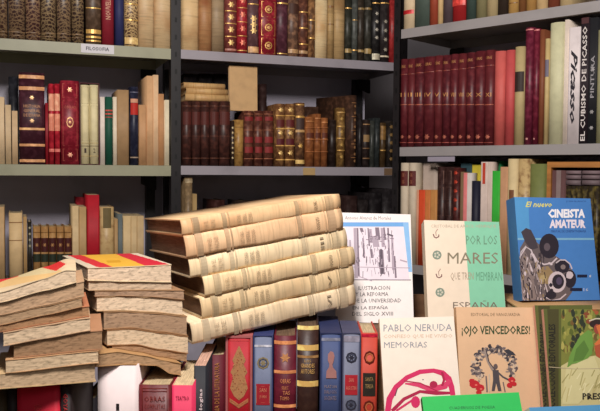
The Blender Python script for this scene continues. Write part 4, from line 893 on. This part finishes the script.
f.stroke([(387, 234), (393, 236)], 1.6, D3); f.stroke([(400, 260), (407, 262)], 1.4, D2); f.stroke([(352, 267), (410, 268)], .7, D2); f.stroke([(352, 279.8), (411, 280)], .8, D1); f.stroke([(352, 274), (372, 281)], .8, D2)
for t_, x0, x1, y in [('ILUSTRACION', 358.2, 390, 286.2), ('Y LA REFORMA', 355.5, 388.2, 292.4), ('DE LA UNIVERSIDAD', 353.6, 401, 298.8), ('EN LA ESPAÑA', 352.6, 388, 305.6), ('DEL SIGLO XVIII', 352.2, 393, 312)]:
    f.text(t_, x0, y, x1, y+3.9, (70, 60, 66), dy=-.3)
f.done()
# mint and cream book
f = Face('paperback', 'cream and mint green paperback standing behind the peach illustrated book', (424, 220), 1.62, (499, 222), 1.625, (430.5, 325), 1.535, .03, ZU, mat((226, 208, 188), 'flat'), mat((196, 176, 146), 'flat'), pages=(206, 180, 140))
f.poly([(464.3, 221), (499.5, 222), (507, 325), (471.5, 325)], (128, 192, 160))
f.text('CRISTOBAL DE ARACIL HENRIQUE', 431, 224.6, 496, 228.2, (176, 160, 140))
f.text('POR LOS', 466, 235.5, 497, 244.6, (98, 134, 110)); f.text('MARES', 447.5, 252.5, 498, 263.8, (128, 118, 98)); f.text('QUE TREN', 450.5, 272.4, 473.5, 281, (160, 140, 120)); f.text('MEMBRAN', 476, 272, 502, 280.6, (96, 148, 120))
f.text('ESPAÑA', 453, 300.5, 498, 308.5, (112, 98, 86))
for x, y in ((436.2, 236), (439, 275.8)):
    f.stroke([(x-3, y-2), (x-2, y+1), (x, y+2), (x+2.6, y+.6), (x+2.6, y-1.5)], 1.1, (110, 66, 66)); f.stroke([(x, y), (x-.5, y-4), (x+1.5, y-7)], .7, (150, 110, 100))
for x, y in ((437, 255), (440, 292.4)):
    f.blob(x, y, 4.6, 4.6, (120, 134, 120)); 
    for a in range(5): f.blob(x+2.2*math.cos(a*1.257), y+2.2*math.sin(a*1.257), 1.1, 1.1, (196, 190, 172), 6)
f.done()
# lying support book for the blue one, blue cine book
zsup = P(521, 303, 1.545).z
M = Matrix.Translation((.67, 1.47, (ZU+zsup)/2)) @ Matrix(((0, 0, -1, 0), (0, 1, 0, 0), (1, 0, 0, 0), (0, 0, 0, 1)))
Book('cloth_book', zsup-ZU-.0014, .235, .2, M, 'thick tan book lying flat under the blue camera book', 'face-out books on display', mat((186, 146, 104), 'cloth')).done()
f = Face('hardback_book', 'blue hardback with a film camera on its cover at the right', (514.3, 197), 1.60, (590.3, 198.6), 1.635, (516.5, 303), 1.545, .038, zsup, mat((74, 128, 196), 'flat'), mat((60, 104, 150), 'flat'), soft=False, t=.0018)
f.rect(514, 238, 597, 240, (126, 176, 206)); f.poly([(514, 197), (528, 197), (530, 238), (516, 238)], (86, 152, 206))
f.text('El nuevo', 525.5, 201.6, 552, 207.2, (222, 214, 110), bold=.02, italic=.3); f.text('CINEISTA', 548, 209, 585, 218, (244, 240, 246), bold=.05); f.text('AMATEUR', 549.5, 219.6, 585.5, 228.4, (236, 224, 236), bold=.05)
f.text('JUAN BLANCO', 566, 200.6, 586, 202.4, (50, 84, 140)); f.text('MANUAL DE CINEMATOGRAFIA', 551, 230, 586, 232.4, (44, 70, 128))
K, K2, LT, MD, BR = (46, 40, 50), (70, 62, 70), (206, 190, 196), (134, 118, 116), (150, 126, 92)
f.poly([(515, 302), (516, 262), (520, 248), (526, 238), (534, 240), (546, 250), (562, 260), (574, 272), (572, 292), (566, 303), (534, 304)], (104, 92, 94))
f.poly([(521, 232), (526, 228), (531, 230), (536, 240), (538, 248), (531, 250), (525, 242)], K2); f.poly([(515, 302), (516, 266), (524, 250), (531, 262), (537, 300)], MD)
f.blob(549, 246, 9.8, 12.4, K, 20); f.blob(547, 247, 3.2, 4, (96, 84, 92), 12); f.stroke([(533, 254), (537, 261), (544, 264.5), (552, 263), (557, 258)], 1.5, LT)
f.stroke([(519, 258), (526, 247), (531, 250), (538, 268), (541, 300)], 1.3, LT); f.stroke([(514, 262), (521, 252), (526, 246)], 1.2, (190, 180, 186)); f.stroke([(531, 253), (541, 270), (548, 294)], 1, LT)
f.poly([(536, 268), (548, 266), (553, 272), (549, 284), (540, 284)], BR); f.blob(543, 278, 4, 5, (178, 156, 112), 9, .3)
f.blob(562, 266.5, 7.6, 6.6, K, 16); f.stroke([(556, 263), (560, 260), (565, 260), (570, 264), (572, 269)], 1.2, LT); f.blob(563, 267, 2.6, 2.6, MD, 8)
f.blob(570, 279, 6.2, 9, K, 14); f.blob(569.5, 275, 4, 4.4, LT, 10, .2); f.blob(557, 282, 9, 10.6, LT, 18); f.blob(558, 281.6, 6, 7.4, K, 16); f.blob(559, 281, 3, 4, (84, 72, 96), 10)
f.blob(551, 295, 5.4, 4.2, K, 12); f.stroke([(545, 297), (551, 301), (560, 299), (566, 294)], 1.3, LT)
g = random.Random(11)
for i in range(130):
    x = g.uniform(515, 546); y = g.uniform(252, 300); f.stroke([(x, y), (x+g.uniform(-1, 3), min(303, y+g.uniform(2, 9)))], g.uniform(.6, 1.3), g.choice([LT, K, K, BR, (176, 160, 160), (60, 50, 56)]))
for i in range(16): x = g.uniform(520, 552); y = g.uniform(262, 298); f.blob(x, y, g.uniform(1.2, 2.6), g.uniform(1.2, 2.6), g.choice([K, LT, BR, MD]), 8, .2, i)
f.rect(577, 274.6, 587, 277.4, (30, 34, 60)); f.rect(570, 288, 582, 291, (30, 34, 60)); f.text('8', 589, 274.8, 591, 277.6, (210, 214, 230)); f.text('16', 583.4, 288, 588, 291.2, (210, 214, 230))
f.done()
# PABLO NERUDA
f = Face('paperback', 'off white paperback with a magenta brush drawing behind the green book', (379.3, 318.5), 1.42, (453.8, 316.3), 1.42, (383.5, 411), 1.365, .022, ZLo, mat((236, 222, 208), 'flat'), mat((198, 176, 142), 'flat'))
f.text('PABLO NERUDA', 383.5, 324.6, 452, 331.6, (140, 142, 152), dy=-.8); f.text('CONFIESO QUE HE VIVIDO', 383.6, 334.6, 452.4, 338.8, (206, 176, 150), dy=-.6); f.text('MEMORIAS', 384, 342, 427, 348, (142, 144, 152), dy=-.4)
PK, PD = (206, 40, 96), (170, 26, 70)
f.stroke([(387, 412), (389.5, 399), (396, 387), (407, 377.5), (420, 371.8), (433.5, 370.6), (442.5, 373), (448.5, 379), (451.5, 387), (453, 396)], [7, 6.2, 5.2, 4.6, 4.6, 4.2, 5.6, 6.6, 5.6, 5], PK)
f.stroke([(405, 383.5), (418, 385), (432, 389.5), (445, 386), (450, 380)], [1.6, 4, 6, 6, 4], (212, 60, 104)); f.stroke([(392, 411), (404, 399), (420, 391.5), (436, 393), (450, 393)], [3.6, 3.4, 3, 4, 2.6], PD)
f.stroke([(404, 381), (420, 383), (437, 391)], 1.2, PD); f.blob(433.5, 384.5, 4, 3.6, PD, 12); f.blob(415.5, 402, 4.6, 6, PK, 12); f.stroke([(396, 411), (408, 403), (414, 399)], 2.2, PK); f.stroke([(442, 372), (444, 380), (442, 386)], 2.4, PD)
f.stroke([(395, 396), (397.5, 388)], .9, (80, 40, 66)); f.blob(423, 379.6, .8, .6, (110, 90, 110), 6)
f.done()
# OJO VENCEDORES
f = Face('paperback', 'peach paperback with dark green title and a figure between red flowers', (456, 307), 1.42, (533.4, 307.5), 1.425, (459.5, 411), 1.365, .02, ZLo, mat((218, 178, 142), 'flat'), mat((196, 156, 116), 'flat'), pages=(190, 150, 110))
f.text('EDITORIAL DE VANGUARDIA', 471, 313, 520, 316, (120, 96, 72)); f.text('¡OJO VENCEDORES!', 461.5, 325.4, 530, 336.8, (50, 72, 44), bold=.022)
g = random.Random(8); GR = [(112, 98, 98), (84, 74, 78), (150, 132, 124), (60, 54, 60)]
for i in range(230):
    a = g.uniform(2.3, 6.9); rr = g.uniform(.72, 1.2); x = 494+19*rr*math.cos(a); y = 366+17*rr*math.sin(a)
    if 505 < x and y < 352: continue
    f.blob(x, y, g.uniform(1.2, 2.8), g.uniform(1, 2.4), GR[i % 4] if i % 5 else (206, 180, 156), 7, .4, i)
f.stroke([(485, 350), (487.5, 361), (492, 369), (495.5, 372)], [3, 2, 2.4, 3], (150, 132, 124)); f.stroke([(486, 350), (489, 362), (495, 370)], 1, (60, 54, 60)); f.blob(495.5, 366.5, 2.2, 2.8, (96, 82, 82), 9)
f.poly([(492.5, 370), (498.5, 370), (499.5, 381), (501.5, 391), (498, 391), (496, 383), (494.5, 391), (491.5, 391), (493, 380)], (78, 70, 74)); f.stroke([(498, 372.5), (503, 377), (509, 380)], 1.6, (84, 76, 80))
f.stroke([(489, 374), (489.5, 392)], 1.2, (200, 180, 160)); f.stroke([(486, 376), (487, 392)], 1.5, (112, 98, 98)); f.stroke([(503, 382), (505, 392)], 1.2, (112, 98, 98))
f.poly([(503.5, 350.5), (508, 349), (513, 352), (516, 355.5), (508, 354.5)], (56, 54, 62)); f.stroke([(508, 354), (506, 359)], 1.5, (70, 64, 70))
for x, y, r_ in ((474.5, 384, 5.5), (480, 388, 5), (472, 381, 3.4), (479, 392.5, 3.6), (511.5, 380, 4.2), (509.5, 385.5, 3.6), (514, 384, 3)): f.blob(x, y, r_, r_*.85, (190, 34, 44), 9, .35, int(x))
for x, y in ((476, 385), (481, 389), (512, 381)): f.blob(x, y, 1.4, 1, (226, 110, 96), 6)
f.done()
# two copies of the painted magazine
def painted(tl, ytl, tr, ytr, bl, ybl, lab, full):
    f = Face('magazine', lab, tl, ytl, tr, ytr, bl, ybl, .013, ZLo, mat((88, 92, 44), 'flat'), mat((206, 150, 130), 'flat'), pages=(222, 206, 176), cat='magazine', group='painted cover magazines')
    ox = tl[0]-546
    x = lambda v: v+ox
    f.rect(x(549.5), 306, x(561), 420, (70, 66, 34))
    f.text('COLECCIONES EDITORIALES', x(551), 324, x(558), 407, (24, 22, 18), vert=True, bold=.02)
    if not full:
        f.done(); return
    g = random.Random(4)
    f.poly([(561, 306), (630, 306), (630, 420), (561, 420)], (120, 122, 56)); f.poly([(561, 366), (575, 358), (630, 352), (630, 420), (561, 420)], (196, 184, 132))
    for i in range(130):
        px, py = g.uniform(562, 622), g.uniform(308, 350); f.blob(px, py, g.uniform(1, 3.4), g.uniform(2, 6), g.choice([(86, 96, 40), (142, 140, 66), (60, 66, 34), (168, 158, 84), (110, 84, 44)]), 7, .4, i)
    for i in range(22): px, py = g.uniform(583, 625), g.uniform(308, 322); f.blob(px, py, g.uniform(1.5, 4), g.uniform(1.5, 3), g.choice([(160, 84, 52), (176, 110, 66), (130, 70, 44)]), 7, .3, i)
    for i in range(16): f.blob(g.uniform(572, 584), g.uniform(312, 345), 2.4, 4, (46, 52, 38), 7, .4, i)
    f.poly([(588, 330), (592, 332), (593, 345), (592, 354), (584, 362), (572, 364), (567, 368), (569, 357), (574, 346), (580, 336)], (106, 146, 66)); f.poly([(576, 349), (584, 340), (589, 350), (583, 360), (573, 362)], (86, 122, 54))
    f.blob(596, 324, 7.4, 4.6, (48, 34, 34), 12, .15, 2); f.stroke([(589, 321), (596, 318.6), (604, 319)], 1.2, (200, 190, 170)); f.blob(597, 329, 3.4, 5, (150, 70, 54), 10); f.poly([(596, 326), (606, 322), (614, 330), (612, 352), (600, 350), (594, 344), (600, 338)], (206, 112, 62)); f.poly([(594, 346), (606, 342), (616, 356), (606, 362), (596, 356)], (170, 82, 54))
    f.poly([(566, 368), (584, 360), (594, 356), (600, 372), (590, 392), (578, 404), (562, 404)], (206, 196, 146))
    for i in range(24): px, py = g.uniform(564, 612), g.uniform(364, 390); f.stroke([(px, py), (px+g.uniform(-8, -2), py+g.uniform(6, 14))], 1, g.choice([(186, 172, 118), (222, 212, 166), (160, 150, 96)]))
    f.stroke([(549, 367), (575, 369), (600, 368.6)], .7, (176, 160, 130)); f.text('PRESENCIA', 582.3, 393, 628, 399.6, (40, 36, 30), bold=.03)
    f.done()
painted((534.6, 305.3), 1.41, (592, 305), 1.41, (531.8, 411), 1.352, 'green painted magazine peeking out left behind its identical copy', False)
painted((543.4, 309), 1.392, (622, 309.5), 1.392, (543.2, 411), 1.334, 'front copy of the green painted magazine showing a woman in green', True)
f = Face('paperback', 'plain bright green book leaning at the bottom centre right', (421.8, 396.8), 1.185, (518.8, 392.2), 1.185, (422.5, 440), 1.15, .018, TZ+.0006, mat((40, 180, 84), 'flat'), mat((34, 128, 62), 'flat'))
f.text('CUADERNOS DE POESIA', 449, 406.6, 495, 409.4, (30, 96, 60), dy=-1); f.done()
f = Face('paperback', 'light blue book with white page tops at the bottom right corner', (529, 407.5), 1.16, (606, 404.5), 1.18, (530, 450), 1.125, .018, TZ+.0006, mat((84, 146, 190), 'flat'), mat((190, 190, 180), 'flat'), pages=(236, 226, 200)); f.done()

# ---- room shell
bm = bmesh.new(); box(bm, -2.6, 2.6, -2.0, 4.2, -.05, 0); structure('floor', bm, mat((120, 104, 92), 'wood'))
bm = bmesh.new(); box(bm, -2.6, 2.6, -2.0, 4.2, 2.9, 2.95); structure('ceiling', bm, mat((130, 126, 122), 'flat'))
bm = bmesh.new(); box(bm, -2.65, -2.6, -2.0, 4.2, 0, 2.9); structure('wall_left', bm, mat((120, 114, 116), 'flat'))
bm = bmesh.new(); box(bm, 2.6, 2.65, -2.0, 4.2, 0, 2.9); structure('wall_right', bm, mat((120, 114, 116), 'flat'))
bm = bmesh.new(); box(bm, -2.6, 2.6, 4.2, 4.25, 0, 2.9); structure('wall_back', bm, mat((150, 144, 150), 'flat'))
bpy.context.view_layer.update()
for o in bpy.data.objects:
    if 'label' in o and not 4 <= len(o['label'].split()) <= 16: print('LABELWORDS', len(o['label'].split()), o['label'])
